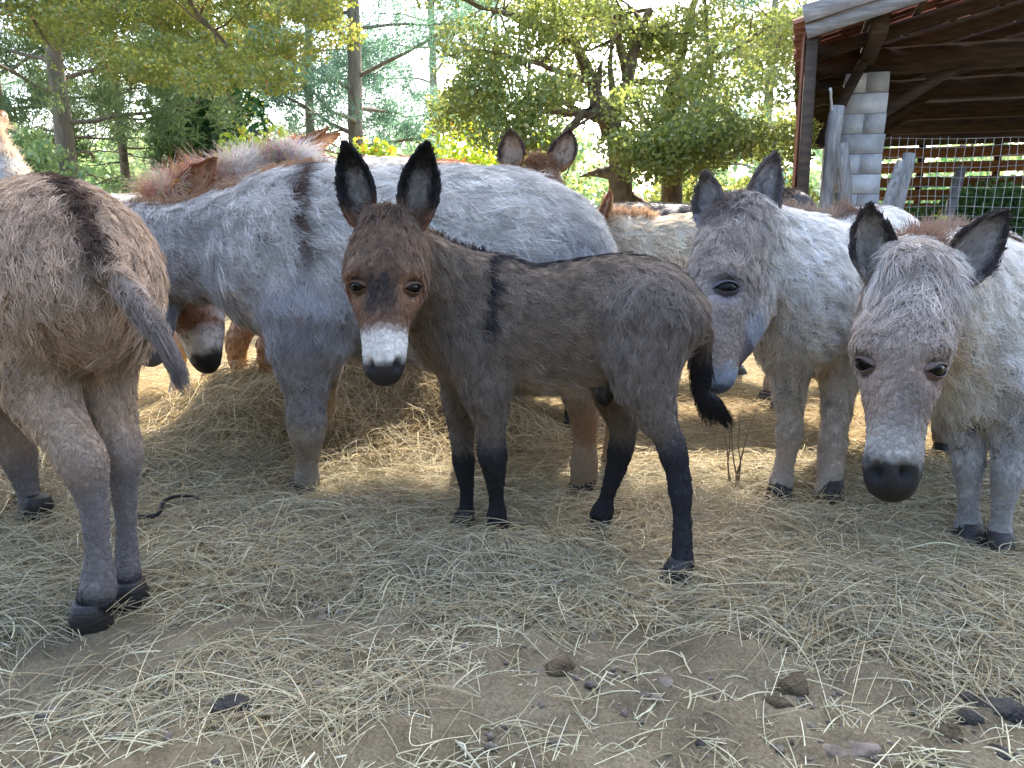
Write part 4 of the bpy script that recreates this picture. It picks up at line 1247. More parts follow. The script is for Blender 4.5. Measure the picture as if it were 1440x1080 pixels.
# ---------------------------------------------------------------- beige donkey seen from behind
BEI = dict(coat=srgb('#b8a28d'), belly=srgb('#b5a48f'), stripe=srgb('#4a3426'), head=srgb('#9c8775'), band=srgb('#ddd8d2'), nose=srgb('#2a292c'), leg=srgb('#88817f'), leg_up=srgb('#b39d87'), foot=srgb('#2a282b'), tail=srgb('#8d827c'),
           ear_in=srgb('#b5a48f'), ear_out=srgb('#8a7564'), ear_rim=srgb('#2a201a'), leg_t=(.35, .6))
bh = np.array([-.68, .73, 0])
bch = [
    Chain('trunk', [[-1.50, 2.33, .66, .18, .8], [-1.40, 2.22, .70, .24, .8], [-1.24, 2.04, .71, .255, .82], [-1.10, 1.89, .745, .235, .82], [-1.0, 1.775, .755, .205, .86], [-.935, 1.70, .73, .13, 1.15]], (0, 0, 1), .08),
    Chain('neck', [[-1.86, 2.55, .74, .1, .8], [-1.70, 2.46, .72, .13, .7], [-1.52, 2.32, .74, .2, .7]], (0, 0, 1), .08),
    Chain('head', [[-1.88, 2.55, .78, .09, .85], [-1.95, 2.56, .66, .1, .85], [-1.99, 2.55, .5, .07, .9], [-2.0, 2.54, .4, .055, 1]], (-.7, .7, 0), .05),
    Chain('jaw', [[-1.85, 2.53, .7, .09, .6], [-1.9, 2.53, .52, .06, .7]], (-.7, .7, 0), .05),
    Chain('hleg_near', [PXR(55, 430, 1.76, 95, .85), PXR(50, 500, 1.70, 72, .85), PXR(64, 566, 1.66, 50), PXR(110, 636, 1.60, 37), PXR(130, 690, 1.595, 27), PXR(138, 760, 1.59, 23), PXR(141, 815, 1.59, 24), PXR(135, 848, 1.585, 27)], bh, .07),
    Chain('hleg_far', [PXR(142, 440, 1.79, 60, .85), PXR(148, 520, 1.78, 44, .85), PXR(160, 585, 1.75, 34), PXR(172, 640, 1.72, 28), PXR(176, 700, 1.71, 22), PXR(179, 780, 1.70, 20), PXR(182, 825, 1.69, 23)], bh, .07),
    Chain('fleg_near', [PXR(-20, 500, 2.24, 60, .8), PXR(0, 560, 2.22, 42), PXR(20, 620, 2.20, 28), PXR(34, 670, 2.19, 21), PXR(46, 715, 2.18, 20), PXR(54, 738, 2.18, 20)], bh, .07),
    Chain('fleg_far', [[-1.55, 2.12, .5, .1, .8], [-1.58, 2.1, .4, .06, 1], [-1.6, 2.1, .25, .045, 1], [-1.61, 2.1, .08, .04, 1]], bh, .07),
    Chain('tail', [PXR(138, 345, 1.66, 18), PXR(152, 375, 1.62, 15), PXR(182, 408, 1.58, 12), PXR(212, 446, 1.54, 9), PXR(228, 468, 1.53, 6)], (.7, .7, 0), .025),
]
def beige_extra(V, N, I, c, ln):
    # dorsal stripe carried down to the dock
    r = (V - np.array([-1.0, 1.775, .76])); l = r @ np.array([.73, .68, 0]); b = -(r @ bh)
    w = (1 - sstep(.016, .034, np.abs(l))) * sstep(-.1, .02, b) * sstep(.1, .16, np.linalg.norm(r, axis=1)) * sstep(-.02, .06, r[:, 2]) * (I['trunk']['d'] < .03)
    c = c * (1 - w[:, None]) + srgb('#3d2b20') * w[:, None]
    return c, ln
donkey('donkey', 'beige donkey seen from behind with dark spine stripe and swinging tail', 'herd of donkeys eating hay', bch, BEI, bh,
       hooves=[(foot(128, 1.585), .05), (foot(184, 1.69), .046), (foot(58, 2.17), .046), (np.array([-1.62, 2.11, 0]), .046)],
       tuft=dict(path=[PX(150, 375, 1.62), PX(182, 412, 1.58), PX(214, 450, 1.54), PX(232, 478, 1.53)], rad=.034, col=srgb('#a08d7c'), col2=srgb('#6c6460'), n=3200, length=.10, radius=.0007),
       ears=[([-1.9, 2.5, .86], [-1.98, 2.42, 1.02], (-.7, .2, 0), .08), ([-1.84, 2.58, .86], [-1.8, 2.66, 1.04], (-.7, .7, 0), .08)],
       vox=.013, clumps=14500, per=13, spread=.012, furlen=1.05, post=beige_extra, seed=4, radius=.0005, wave=.25, lift=.6)

# ---------------------------------------------------------------- pale grey donkey with lowered head, behind the foal's tail
WHI = dict(coat=srgb('#ebe7e3'), belly=srgb('#d6c4ac'), stripe=srgb('#6a5040'), stripe_w=.6, head=srgb('#ab9f95'), cheek=srgb('#c2bab2'), band=srgb('#a9b4c6'), nose=srgb('#4f5a70'), leg=srgb('#c2b6aa'), leg_up=srgb('#d4ccc2'), foot=srgb('#a79c90'), tail=srgb('#b0a698'),
           ear_in=srgb('#aaa6a4'), ear_out=srgb('#b9b6b8'), ear_rim=srgb('#5a504c'), ear_base=srgb('#b0aaaa'), eye_ring=srgb('#8b8488'), leg_t=(.3, .5), b0=.76, n0=.9)
wup = np.array([-.8, -.62, .1])
wh_ = [PXR(1042, 318, 2.36, 46, .85), PXR(1030, 350, 2.32, 48, .85), PXR(1016, 400, 2.25, 49, .8), PXR(1006, 450, 2.19, 38, .8), PXR(1002, 495, 2.14, 34, .88), PXR(1003, 520, 2.12, 29, .95), PXR(1004, 532, 2.11, 22, 1)]
wch = [
    Chain('trunk', [[.93, 2.50, .60, .16, .85], [1.0, 2.58, .64, .20, .8], [1.15, 2.78, .675, .245, .8], [1.33, 3.0, .68, .25, .84], [1.5, 3.22, .71, .22, .88], [1.57, 3.32, .68, .13, 1.2]], (0, 0, 1), .08),
    Chain('neck', [PXR(1050, 340, 2.38, 50, .8), PXR(1095, 375, 2.45, 76, .7), PXR(1140, 410, 2.55, 98, .72)], (0, 0, 1), .08),
    Chain('head', wh_, wup, .04, 4),
    Chain('jaw', [PXR(1056, 378, 2.36, 46, .62), PXR(1048, 432, 2.29, 42, .62), PXR(1024, 490, 2.2, 27, .8)], wup, .04),
    Chain('fleg_near', [PXR(1112, 470, 2.47, 52, .8), PXR(1110, 535, 2.44, 28), PXR(1110, 585, 2.43, 21), PXR(1108, 615, 2.43, 22), PXR(1103, 645, 2.43, 19), PXR(1098, 672, 2.43, 20), PXR(1096, 684, 2.43, 20)], (-.6, -.8, 0), .07),
    Chain('fleg_far', [PXR(1178, 480, 2.55, 48, .8), PXR(1180, 540, 2.5, 26), PXR(1174, 595, 2.46, 19), PXR(1170, 628, 2.45, 20), PXR(1168, 665, 2.43, 17), PXR(1167, 690, 2.42, 18), PXR(1167, 700, 2.42, 18)], (-.6, -.8, 0), .07),
    Chain('hleg_near', [[1.40, 3.24, .66, .15, .8], [1.35, 3.12, .5, .1, .9], [1.36, 3.14, .36, .055, 1], [1.33, 3.06, .2, .04, 1], [1.31, 3.02, .07, .044, 1]], (-.6, -.8, 0), .07),
    Chain('hleg_far', [[1.6, 3.14, .66, .15, .8], [1.58, 3.05, .5, .1, .9], [1.62, 3.1, .36, .055, 1], [1.6, 3.08, .2, .04, 1], [1.59, 3.06, .07, .044, 1]], (-.6, -.8, 0), .07),
    Chain('tail', [[1.62, 3.4, .78, .035, 1], [1.66, 3.45, .6, .03, 1], [1.66, 3.46, .4, .02, 1]], (.6, -.8, 0), .03),
]
def w_extra(V, N, I, c, ln):
    for k in ('hleg_near', 'hleg_far'):
        w = sstep(.3, .6, I[k]['t']) * np.exp(-np.maximum(0, I[k]['d']) / .01)
        c = c * (1 - w[:, None]) + srgb('#a87a4c') * w[:, None]
    h = I['head']; w = np.exp(-np.maximum(0, np.minimum(h['d'], I['jaw']['d'])) / .012) * sstep(.32, .5, h['t']) * (1 - sstep(.7, .8, h['t']))
    c = c * (1 - .6 * w[:, None]) + srgb('#8d7f76') * .6 * w[:, None]
    # dark chestnut on the inside of the near foreleg
    q = np.linalg.norm((V - PX(1121, 556, 2.40)) * np.array([1.6, .6, 1]), axis=1); w = 1 - sstep(.018, .026, q)
    c = c * (1 - w[:, None]) + srgb('#1a191b') * w[:, None]; ln = ln * (1 - w)
    return c, ln
donkey('donkey', 'pale grey donkey with lowered bluish muzzle beside the hanging tail of the foal', 'herd of donkeys eating hay', wch, WHI, (-.6, -.8, 0),
       eyes=[(1023, 404)],
       ears=[(PX(1003, 322, 2.33), PX(988, 242, 2.36), (-.75, -.6, .1), .10, dict(curl=1.2)), (PX(1060, 318, 2.36), PX(1092, 214, 2.38), (.1, -1, .0), .10, dict(curl=1.3))],
       hooves=[(foot(1095, 2.42), .046), (foot(1167, 2.41), .046), (np.array([1.30, 3.0, 0]), .045), (np.array([1.58, 3.05, 0]), .045)],
       mane=dict(path=[PX(1040, 290, 2.40), PX(1085, 300, 2.48), PX(1130, 292, 2.58), PX(1175, 292, 2.72), PX(1198, 312, 2.78)], length=.075, cols=[(0, srgb('#6a5a50')), (.4, srgb('#8f7c6c')), (.7, srgb('#8f7c6c')), (1, srgb('#6a4a38'))], n=2600, width=.024, lean=(0, .1, 0)),
       forelock=dict(path=[PX(1002, 318, 2.31), PX(1030, 298, 2.34), PX(1050, 308, 2.34)], length=.055, cols=[(0, srgb('#8a7f7a')), (.6, srgb('#6a5a50')), (1, srgb('#8a7f7a'))], n=1300, width=.025, dirn=(-.5, -.3, .5), fall=.9),
       vox=.012, clumps=12000, per=14, spread=.013, furlen=1.4, post=cross_post([1.17, 2.80, .93], (-.6, -.8, 0), .05, .62, srgb('#5a4638'), .1, w_extra), seed=5, radius=.0006, wave=.25, holes=head_holes(wh_, wup, .6, .011), eye_r=.027)

# ---------------------------------------------------------------- pale donkey facing the camera with its head hanging
FRO = dict(WHI); FRO.update(coat=srgb('#e9e5e1'), head=srgb('#a8988c'), cheek=srgb('#bab0a6'), band=srgb('#b8b3ae'), nose=srgb('#2e2c2d'), ear_in=srgb('#a59c92'), ear_out=srgb('#8a7a6c'), ear_rim=srgb('#2c2320'), ear_base=srgb('#8d827c'), eye_ring=srgb('#a58e84'), leg=srgb('#adaaa9'), leg_up=srgb('#c4c2c2'), b0=.55, bw=.25, n0=.82)
rup = np.array([-.12, -1, .28])
rh = [PXR(1278, 392, 1.84, 50, .95), PXR(1274, 432, 1.80, 56, .93), PXR(1268, 490, 1.74, 57, .93), PXR(1264, 545, 1.69, 43, .86), PXR(1258, 600, 1.65, 31, .88), PXR(1254, 648, 1.62, 27, 1.0), PXR(1252, 680, 1.605, 23, 1.15)]
rch = [
    Chain('trunk', [[1.27, 2.12, .52, .15, .85], [1.34, 2.22, .56, .19, .85], [1.47, 2.44, .60, .235, .82], [1.63, 2.72, .61, .24, .84], [1.77, 2.95, .64, .2, .88], [1.83, 3.05, .62, .12, 1.2]], (0, 0, 1), .08),
    Chain('neck', [PXR(1283, 400, 1.90, 62, .8), PXR(1315, 420, 2.02, 88, .74), PXR(1362, 440, 2.18, 108, .75)], (0, 0, 1), .08),
    Chain('head', rh, rup, .028, 4),
    Chain('jaw', [PXR(1288, 450, 1.92, 58, .78), PXR(1276, 530, 1.84, 48, .6), PXR(1262, 610, 1.74, 26, .7), PXR(1253, 668, 1.66, 20, 1.0)], rup, .025),
    Chain('fleg_near', [PXR(1352, 540, 2.14, 52, .8), PXR(1358, 590, 2.10, 28), PXR(1362, 640, 2.08, 23), PXR(1363, 665, 2.07, 21), PXR(1362, 705, 2.06, 17), PXR(1361, 735, 2.06, 19), PXR(1360, 750, 2.05, 19)], (-.5, -.86, 0), .07),
    Chain('fleg_far', [PXR(1418, 540, 2.06, 54, .8), PXR(1420, 600, 2.03, 28), PXR(1417, 650, 2.01, 23), PXR(1414, 675, 2.0, 21), PXR(1409, 720, 1.99, 17), PXR(1405, 752, 1.99, 19), PXR(1402, 768, 1.985, 19)], (-.5, -.86, 0), .07),
    Chain('hleg_near', [[1.70, 3.0, .6, .15, .8], [1.66, 2.92, .46, .1, .9], [1.70, 2.96, .33, .055, 1], [1.68, 2.92, .2, .04, 1], [1.67, 2.9, .07, .044, 1]], (-.5, -.86, 0), .07),
    Chain('hleg_far', [[1.9, 2.9, .6, .15, .8], [1.9, 2.84, .46, .1, .9], [1.94, 2.88, .33, .055, 1], [1.92, 2.84, .2, .04, 1], [1.91, 2.82, .07, .044, 1]], (-.5, -.86, 0), .07),
    Chain('tail', [[1.87, 3.12, .72, .035, 1], [1.91, 3.17, .55, .03, 1], [1.91, 3.18, .36, .02, 1]], (.6, -.8, 0), .03),
]
def r_extra(V, N, I, c, ln):
    h = I['head']; t, lat, up = h['t'], h['lat'], h['up']
    hd = np.exp(-np.maximum(0, np.minimum(h['d'], I['jaw']['d'])) / .012)
    w = (1 - sstep(.02, .045, np.abs(lat))) * sstep(.44, .52, t) * (1 - sstep(.64, .70, t)) * sstep(0, .4, up) * hd
    c = c * (1 - .8 * w[:, None]) + srgb('#5d6067') * .8 * w[:, None]
    w = (1 - sstep(.30, .44, t)) * hd * sstep(-.2, .3, up)
    c = c * (1 - w[:, None]) + srgb('#c6beb8') * w[:, None]; ln = np.maximum(ln, .065 * w)
    w = sstep(.03, .06, np.abs(lat)) * sstep(.45, .55, t) * (1 - sstep(.66, .74, t)) * hd
    c = c * (1 - .5 * w[:, None]) + srgb('#977a6c') * .5 * w[:, None]
    q = np.linalg.norm((V - PX(1366, 597, 2.06)) * np.array([1, .6, 1]), axis=1); w = 1 - sstep(.016, .024, q)
    c = c * (1 - w[:, None]) + srgb('#1a191b') * w[:, None]; ln = ln * (1 - w)
    k = make_noise(91, 12, 2)(V); w = sstep(.5, .9, k) * .5 * np.maximum(np.exp(-np.maximum(0, I['fleg_near']['d']) / .01) * sstep(.3, .5, I['fleg_near']['t']), np.exp(-np.maximum(0, I['fleg_far']['d']) / .01) * sstep(.3, .5, I['fleg_far']['t']))
    c = c * (1 - w[:, None]) + srgb('#5d5a5c') * w[:, None]
    return c, ln
donkey('donkey', 'pale donkey facing the viewer with shaggy forehead and hanging dark nose', 'herd of donkeys eating hay', rch, FRO, (-.5, -.86, 0),
       eyes=[(1214, 512), (1319, 520)],
       ears=[(PX(1233, 398, 1.83), PX(1224, 287, 1.86), (.05, -1, 0), .105, dict(curl=1.15)), (PX(1330, 402, 1.86), PX(1418, 296, 1.88), (.1, -1, .45), .108, dict(curl=1.2))],
       hooves=[(foot(1360, 2.05), .045), (foot(1402, 1.985), .045), (np.array([1.66, 2.88, 0]), .045), (np.array([1.9, 2.8, 0]), .045)],
       mane=dict(path=[PX(1278, 372, 1.88), PX(1300, 345, 1.98), PX(1335, 330, 2.12), PX(1372, 325, 2.25), PX(1400, 326, 2.38)], length=.07, cols=[(0, srgb('#8a6a54')), (.5, srgb('#937f70')), (1, srgb('#7a5a44'))], n=2600, width=.028, lean=(0, .1, 0)),
       forelock=dict(path=[PX(1240, 392, 1.80), PX(1278, 375, 1.82), PX(1315, 395, 1.81)], length=.075, cols=[(0, srgb('#d6d1cc')), (.5, srgb('#b5a698')), (1, srgb('#d6d1cc'))], n=1300, width=.04, dirn=(0, -.7, .15), fall=1.0, spread=.5),
       vox=.012, clumps=13500, per=14, spread=.012, furlen=1.4, post=cross_post([1.50, 2.48, .86], (-.5, -.86, 0), .05, .55, srgb('#5a4638'), .1, r_extra), seed=6, radius=.00055, wave=.3, nostrils=[(1231, 664), (1274, 664)], nostril_r=.017, eye_r=.0255)

# ---------------------------------------------------------------- donkeys half hidden in the herd
def herd_donkey(label, pos, heading, h, pal, poll, muzzle, front=None, ear=None, seed=10, clumps=3500, mane_c=None, furlen=1.1, post=None, vox=.018, mane_len=.09, ears=None, tail=True, mane_pts=None, fx=.32, mane_n=2400, mane_w=.028):
    """a standing donkey: pos under the middle of the trunk, poll and muzzle in its own frame (forward, left, up) in units of its height"""
    hd = unit(np.array([heading[0], heading[1], 0.0])); lf = np.array([-hd[1], hd[0], 0]); pos = np.asarray(pos, float)
    Wd = lambda a, b, c: pos + (hd * a + lf * b) * h + np.array([0, 0, c * h])
    row = lambda a, b, c, r, q=1.0: [*Wd(a, b, c), r * h, q]
    pl, mz = np.array(poll, float), np.array(muzzle, float)
    dn = unit(mz - pl); fr = front if front is not None else unit(np.array([1.0, 0, .5]) - dn * (np.array([1.0, 0, .5]) @ dn))
    frw = hd * fr[0] + lf * fr[1] + np.array([0, 0, fr[2]])
    L_ = np.linalg.norm(mz - pl)
    at = lambda s, k=0: tuple(pl + dn * s * L_ - np.array(fr) * k)
    nb = np.array([.36, 0, .74])
    head_rows = [row(*at(-.05), .075, .85), row(*at(.12), .09, .9), row(*at(.38), .088, .85), row(*at(.62), .066, .85), row(*at(.85), .052, .95), row(*at(1.0), .042, 1.0)]
    ch = [Chain('trunk', [row(.44, 0, .66, .15, .8), row(.33, 0, .70, .21, .75), row(.08, 0, .71, .235, .8), row(-.2, 0, .72, .235, .82), row(-.4, 0, .75, .20, .88), row(-.5, 0, .72, .12, 1.2)], (0, 0, 1), .08),
          Chain('neck', [row(*pl, .08, .8), row(*(pl * .55 + nb * .45 + np.array([0, 0, .02])), .12, .7), row(*nb, .18, .7)], (0, 0, 1), .08),
          Chain('head', head_rows, frw, .04), Chain('jaw', [row(*at(.12, .07), .085, .62), row(*at(.45, .06), .07, .62), row(*at(.8, .025), .04, .8)], frw, .04)]
    hv = []
    for nm, sy in (('near', 1), ('far', -1)):
        ch.append(Chain('fleg_' + nm, [row(.32, .1 * sy, .6, .1, .8), row(fx * .5 + .155, .11 * sy, .46, .062), row(fx, .11 * sy, .32, .048), row(fx, .11 * sy, .2, .036), row(fx, .11 * sy, .07, .04)], hd, .07))
        ch.append(Chain('hleg_' + nm, [row(-.38, .1 * sy, .68, .14, .8), row(-.34, .12 * sy, .5, .09), row(-.46, .12 * sy, .35, .052), row(-.44, .12 * sy, .2, .038), row(-.42, .12 * sy, .07, .042)], hd, .07))
        for a in (fx + .015, -.40):
            w = Wd(a, .115 * sy, 0); w[2] = min(gz(w[0], w[1]), .03); hv.append((w, .045 * h))
    if tail: ch.append(Chain('tail', [row(-.54, 0, .84, .035), row(-.6, 0, .65, .03), row(-.6, 0, .45, .018)], lf, .03))
    if ears is None:
        s_ = np.cross(dn, fr); e0 = pl + np.array(fr) * .0
        ears = []
        for s in (-1, 1):
            b0 = e0 + s_ * s * .06 - dn * .05
            e1 = b0 + np.array(ear if ear is not None else (-.05, 0, .24)) + s_ * s * .06
            f_ = np.array(fr) + s_ * s * .4
            ears.append((Wd(*b0), Wd(*e1), hd * f_[0] + lf * f_[1] + np.array([0, 0, f_[2]]), .085 * h))
    mn = None
    if mane_c is not None:
        up_ = np.array([0, 0, 1.0])
        path = mane_pts if mane_pts is not None else [Wd(*(pl + (-.03, 0, .09))), Wd(*(pl * .6 + nb * .4 + (-.02, 0, .15))), Wd(*(nb + (-.06, 0, .2))), Wd(.22, 0, .95)]
        mn = dict(path=path, length=mane_len, cols=mane_c, n=mane_n, width=mane_w, spread=.45, fall=.5)
    s_ = np.cross(dn, fr)
    ey = []
    for s in (-1, 1):
        o = np.array(at(.40)) + np.array(fr) * .03 + s_ * s * .3; ow = Wd(*o); d_ = -s_ * s
        ey.append((ow, hd * d_[0] + lf * d_[1] + np.array([0, 0, d_[2]])))
    return donkey('donkey', label, 'herd of donkeys eating hay', ch, pal, hd, eyes=ey, ears=ears, hooves=hv, mane=mn, vox=vox, clumps=clumps, per=10, furlen=furlen, seed=seed, radius=.0008, post=post, spread=.013)

PIE = dict(WHI); PIE.update(coat=srgb('#d9d2ca'), neck=srgb('#cfc0b0'), belly=srgb('#c9b49c'), head=srgb('#7a4f33'), cheek=srgb('#7a4f33'), band=srgb('#d5d0cc'), nose=srgb('#232022'), leg=srgb('#b08a68'), leg_up=srgb('#b08a68'), foot=srgb('#7a5234'), ear_in=srgb('#a87850'), ear_out=srgb('#a0683c'), ear_rim=srgb('#7a4726'), ear_base=srgb('#a0683c'), b0=.70, n0=.87, leg_t=(.2, .4))
def pied(V, N, I, c, ln):
    n = make_noise(55, 4.5, 2)(V); w = sstep(-.1, .35, n) * ((I['trunk']['d'] < .03) | (I['neck']['d'] < .03))
    c = c * (1 - w[:, None]) + srgb('#a5693e') * w[:, None]
    return c, ln
ORG = srgb('#a8622e')
p4 = PX(590, 300, 3.10)
herd_donkey('brown and white pied donkey feeding behind the neck of the grey jenny', (-.61, 3.70, .0), (-.71, -.71), 1.25, PIE, (.786, 0, .70), (.76, .14, .30), fx=.54, seed=11,
            mane_c=[(0, ORG), (.18, srgb('#d8c4ae')), (.28, ORG), (.5, srgb('#c9b8a6')), (.62, srgb('#e0d6cc')), (.8, srgb('#8a6248')), (.9, srgb('#e0d6cc')), (1, srgb('#d8cfc6'))], post=pied, mane_len=.19, mane_n=6500, mane_w=.06, clumps=5000,
            mane_pts=[PX(200, 284, 3.0), PX(250, 260, 3.07), PX(310, 230, 3.2), PX(370, 212, 3.3), PX(440, 206, 3.42)], ear=(-.1, 0, .12))
CRM = dict(WHI); CRM.update(coat=srgb('#dccdb6'), neck=srgb('#dccdb6'), head=srgb('#c2a98c'), cheek=srgb('#c2a98c'), leg=srgb('#c9b096'), leg_up=srgb('#d6c6b0'), belly=srgb('#d6c6b0'), ear_in=srgb('#d8c4aa'), ear_out=srgb('#c9ab88'), ear_rim=srgb('#8a5a36'), ear_base=srgb('#cdb292'), nose=srgb('#3a3434'), band=srgb('#e0dad2'))
p5 = (-.53, 0, 0)
herd_donkey('cream donkey standing behind the grey jenny with only its backswept ear showing', (p5[0], 4.7, 0), (-1, .0), 1.26, CRM, (.62, .0, 1.0), (.88, .0, .71), seed=12, clumps=2200, ear=(-.19, 0, .10), mane_c=[(0, ORG), (1, srgb('#c9a884'))])
BRO = dict(BEI); BRO.update(coat=srgb('#8a6a50'), head=srgb('#8a6a50'), ear_in=srgb('#b59a80'), ear_out=srgb('#8a5c3a'), ear_rim=srgb('#3a251a'), ear_base=srgb('#9a6c46'), leg_up=srgb('#8a6a50'))
p6 = PX(757, 300, 3.55)
herd_donkey('brown donkey looking over the back of the grey jenny, only ears and orange forelock showing', (p6[0] + .08, 3.62, 0), (-.15, -1), 1.06, BRO, (.52, 0, .955), (.68, 0, .58), front=unit(np.array([1, 0, .4])), seed=13, clumps=2200,
            ears=[(PX(722, 240, 3.08), PX(716, 182, 3.1), (-.3, -1, .1), .105), (PX(784, 240, 3.08), PX(801, 182, 3.1), (-.35, -1, .1), .105)],
            mane_c=[(0, srgb('#8f6a4c')), (1, srgb('#8f6a4c'))], mane_pts=[PX(740, 236, 3.05), PX(757, 232, 3.08), PX(772, 236, 3.12)], mane_len=.09)
p7 = PX(985, 330, 3.75)
herd_donkey('cream donkey with sunlit back behind the rump of the grey jenny', (p7[0], 3.78, 0), (-1, .05), .98, CRM, (.50, 0, .86), (.72, .02, .5), seed=14, clumps=3800, ear=(-.02, 0, .16), mane_c=[(0, srgb('#8a6a50')), (1, srgb('#c9a884'))])
DRK = dict(GREY); DRK.update(coat=srgb('#5a5658'), neck=srgb('#5a5658'), head=srgb('#5a5658'), stripe=srgb('#1d1b1c'), leg=srgb('#c4b2a4'), leg_up=srgb('#8a8280'), foot=srgb('#c4b2a4'), belly=srgb('#8a8280'), stripe_w=1)
p8 = PX(960, 320, 4.75)
herd_donkey('dark grey donkey with pale legs standing beyond the cream donkey', (p8[0], 4.75, 0), (1, -.1), 1.06, DRK, (.62, 0, .92), (.84, 0, .58), seed=15, clumps=2600, ear=(-.14, 0, .10), mane_c=[(0, srgb('#3a3230')), (1, srgb('#3a3230'))], post=None)
SNO = dict(CRM); SNO.update(coat=srgb('#e4dfd8'), neck=srgb('#e4dfd8'), head=srgb('#d8d0c6'))
p2 = (-1.98, 0, 0)
herd_donkey('white donkey standing in the sun behind the beige one', (p2[0], 3.75, 0), (-1, .2), 1.06, SNO, (.54, 0, 1.24), (.82, 0, 1.06), seed=16, clumps=3000, ear=(.02, 0, .08), mane_c=[(0, srgb('#d8b48c')), (1, srgb('#e4dccf'))])

# ================================================================== HAY AND LITTER
def hay_strands(n, y0, y1, lmin, lmax, rad, thick, seed, dens=hay_density, keep=None, lift=.02, upright=.0, cols=None, K=6):
    r = np.random.default_rng(seed)
    y = y0 * (y1 / y0) ** r.uniform(0, 1, n * 4)
    x = r.uniform(-1, 1, n * 4) * (y * .78 + .25)
    d = dens(x, y)
    m = r.uniform(0, 1, n * 4) < d
    for fx_, fy_ in FEET: m &= (np.hypot((x - fx_) / .11, (y - fy_ + .05) / .14) > 1) | (r.uniform(0, 1, len(x)) < .12)
    x, y, d = x[m][:n], y[m][:n], d[m][:n]; n = len(x)
    pn = np.stack([x, y, 0 * x], -1)
    a = r.uniform(0, 2 * math.pi, n) + 1.2 * gn1(pn * 1.5)
    L = r.uniform(lmin, lmax, n) * r.uniform(.6, 1, n)
    kap = r.normal(0, 2.2, n)
    lay = r.uniform(0, 1, n) ** 1.6 * thick * d
    arc = np.abs(r.normal(0, lift, n)) ; tilt = r.normal(0, upright, n)
    kink = r.uniform(.3, .8, n); kang = np.where(r.uniform(0, 1, n) < .25, r.normal(0, 1.0, n), 0)
    P = np.zeros((n, K, 3)); px, py = x.copy(), y.copy(); aa = a.copy()
    for k in range(K):
        s = k / (K - 1)
        P[:, k, 0], P[:, k, 1] = px, py
        P[:, k, 2] = height(px, py) + .004 + lay + arc * 4 * s * (1 - s) + np.maximum(tilt * L * s, -lay)
        aa = aa + kap * L / (K - 1) + np.where((s <= kink) & (kink < s + 1 / (K - 1)), kang, 0)
        px = px + np.cos(aa) * L / (K - 1); py = py + np.sin(aa) * L / (K - 1)
    cols = cols if cols is not None else [srgb('#c4b99a'), srgb('#b3a88c'), srgb('#d6ccb2'), srgb('#ab9876'), srgb('#a09a86'), srgb('#877a66')]
    C = np.array(cols)[r.integers(0, len(cols), n)] * r.normal(1, .16, (n, 1)).clip(.5, 1.4)
    C = C * np.array([1, .98, .89])
    sun_gold = sstep(2.5, 3.3, y)[:, None]  # golden sunlight on the rear hay put into the strand colour
    C = C * (1 - sun_gold) + C * np.array([1.0, .88, .68]) * sun_gold
    R_ = rad * r.uniform(.5, 1.3, (n, 1)) * np.where(r.uniform(0, 1, (n, 1)) < .04, 2.0, 1) * np.array([1, 1, 1, .95, .85, .6])[None, :K]
    return P, R_, np.clip(C, .01, .85)
A = [hay_strands(76000, 1.25, 6.5, .10, .30, .0009, .032, 21, lift=.012, upright=.10),
     hay_strands(24000, 1.25, 3.6, .06, .20, .0008, .035, 22, lift=.014, upright=.15),
     hay_strands(36000, 1.2, 4.0, .02, .08, .0007, .03, 24, lift=.006, upright=.25),
     hay_strands(5200, .95, 1.9, .05, .22, .0009, .02, 23, dens=lambda x, y: .18 + .5 * hay_density(x, y), lift=.008, upright=.05, cols=[srgb('#cfc9ac'), srgb('#b9b294'), srgb('#a09878'), srgb('#d8d4bc')])]
tag(curves_obj('hay', np.concatenate([a[0] for a in A]), np.concatenate([a[1] for a in A]), np.concatenate([a[2] for a in A]), M_HAY), 'loose pale green hay with a sunlit golden tint at the back, scattered over the yard', 'hay', kind='stuff')

# chips of chaff and clods of earth on the bare ground
n = 1500
y = .95 * (2.2 / .95) ** rng.uniform(0, 1, n); x = rng.uniform(-1, 1, n) * (y * .75 + .1)
V = []; T = []; Vb, Tq, Tt = ball(6, 4)
mbc = MB()
for i in range(n):
    s = abs(rng.normal(0, .0035)) + .0018
    if rng.uniform() < hay_density(x[i:i + 1], y[i:i + 1])[0] * .9: continue
    vv = Vb * np.array([s * rng.uniform(.7, 1.6), s * rng.uniform(.7, 1.6), s * rng.uniform(.4, .9)]) * (1 + rng.normal(0, .16, (len(Vb), 1)))
    mbc.add(vv + np.array([x[i], y[i], gz(x[i], y[i]) + .008]), Tq, Tt)
M_CLOD = surf_mat('earth_clod', srgb('#5d5347'), srgb('#8a7d6f'), 25, .95, .5, 120)
tag(mbc.build('clods', M_CLOD, None, False), 'small clods of dry earth on the bare ground', 'clods', kind='stuff')

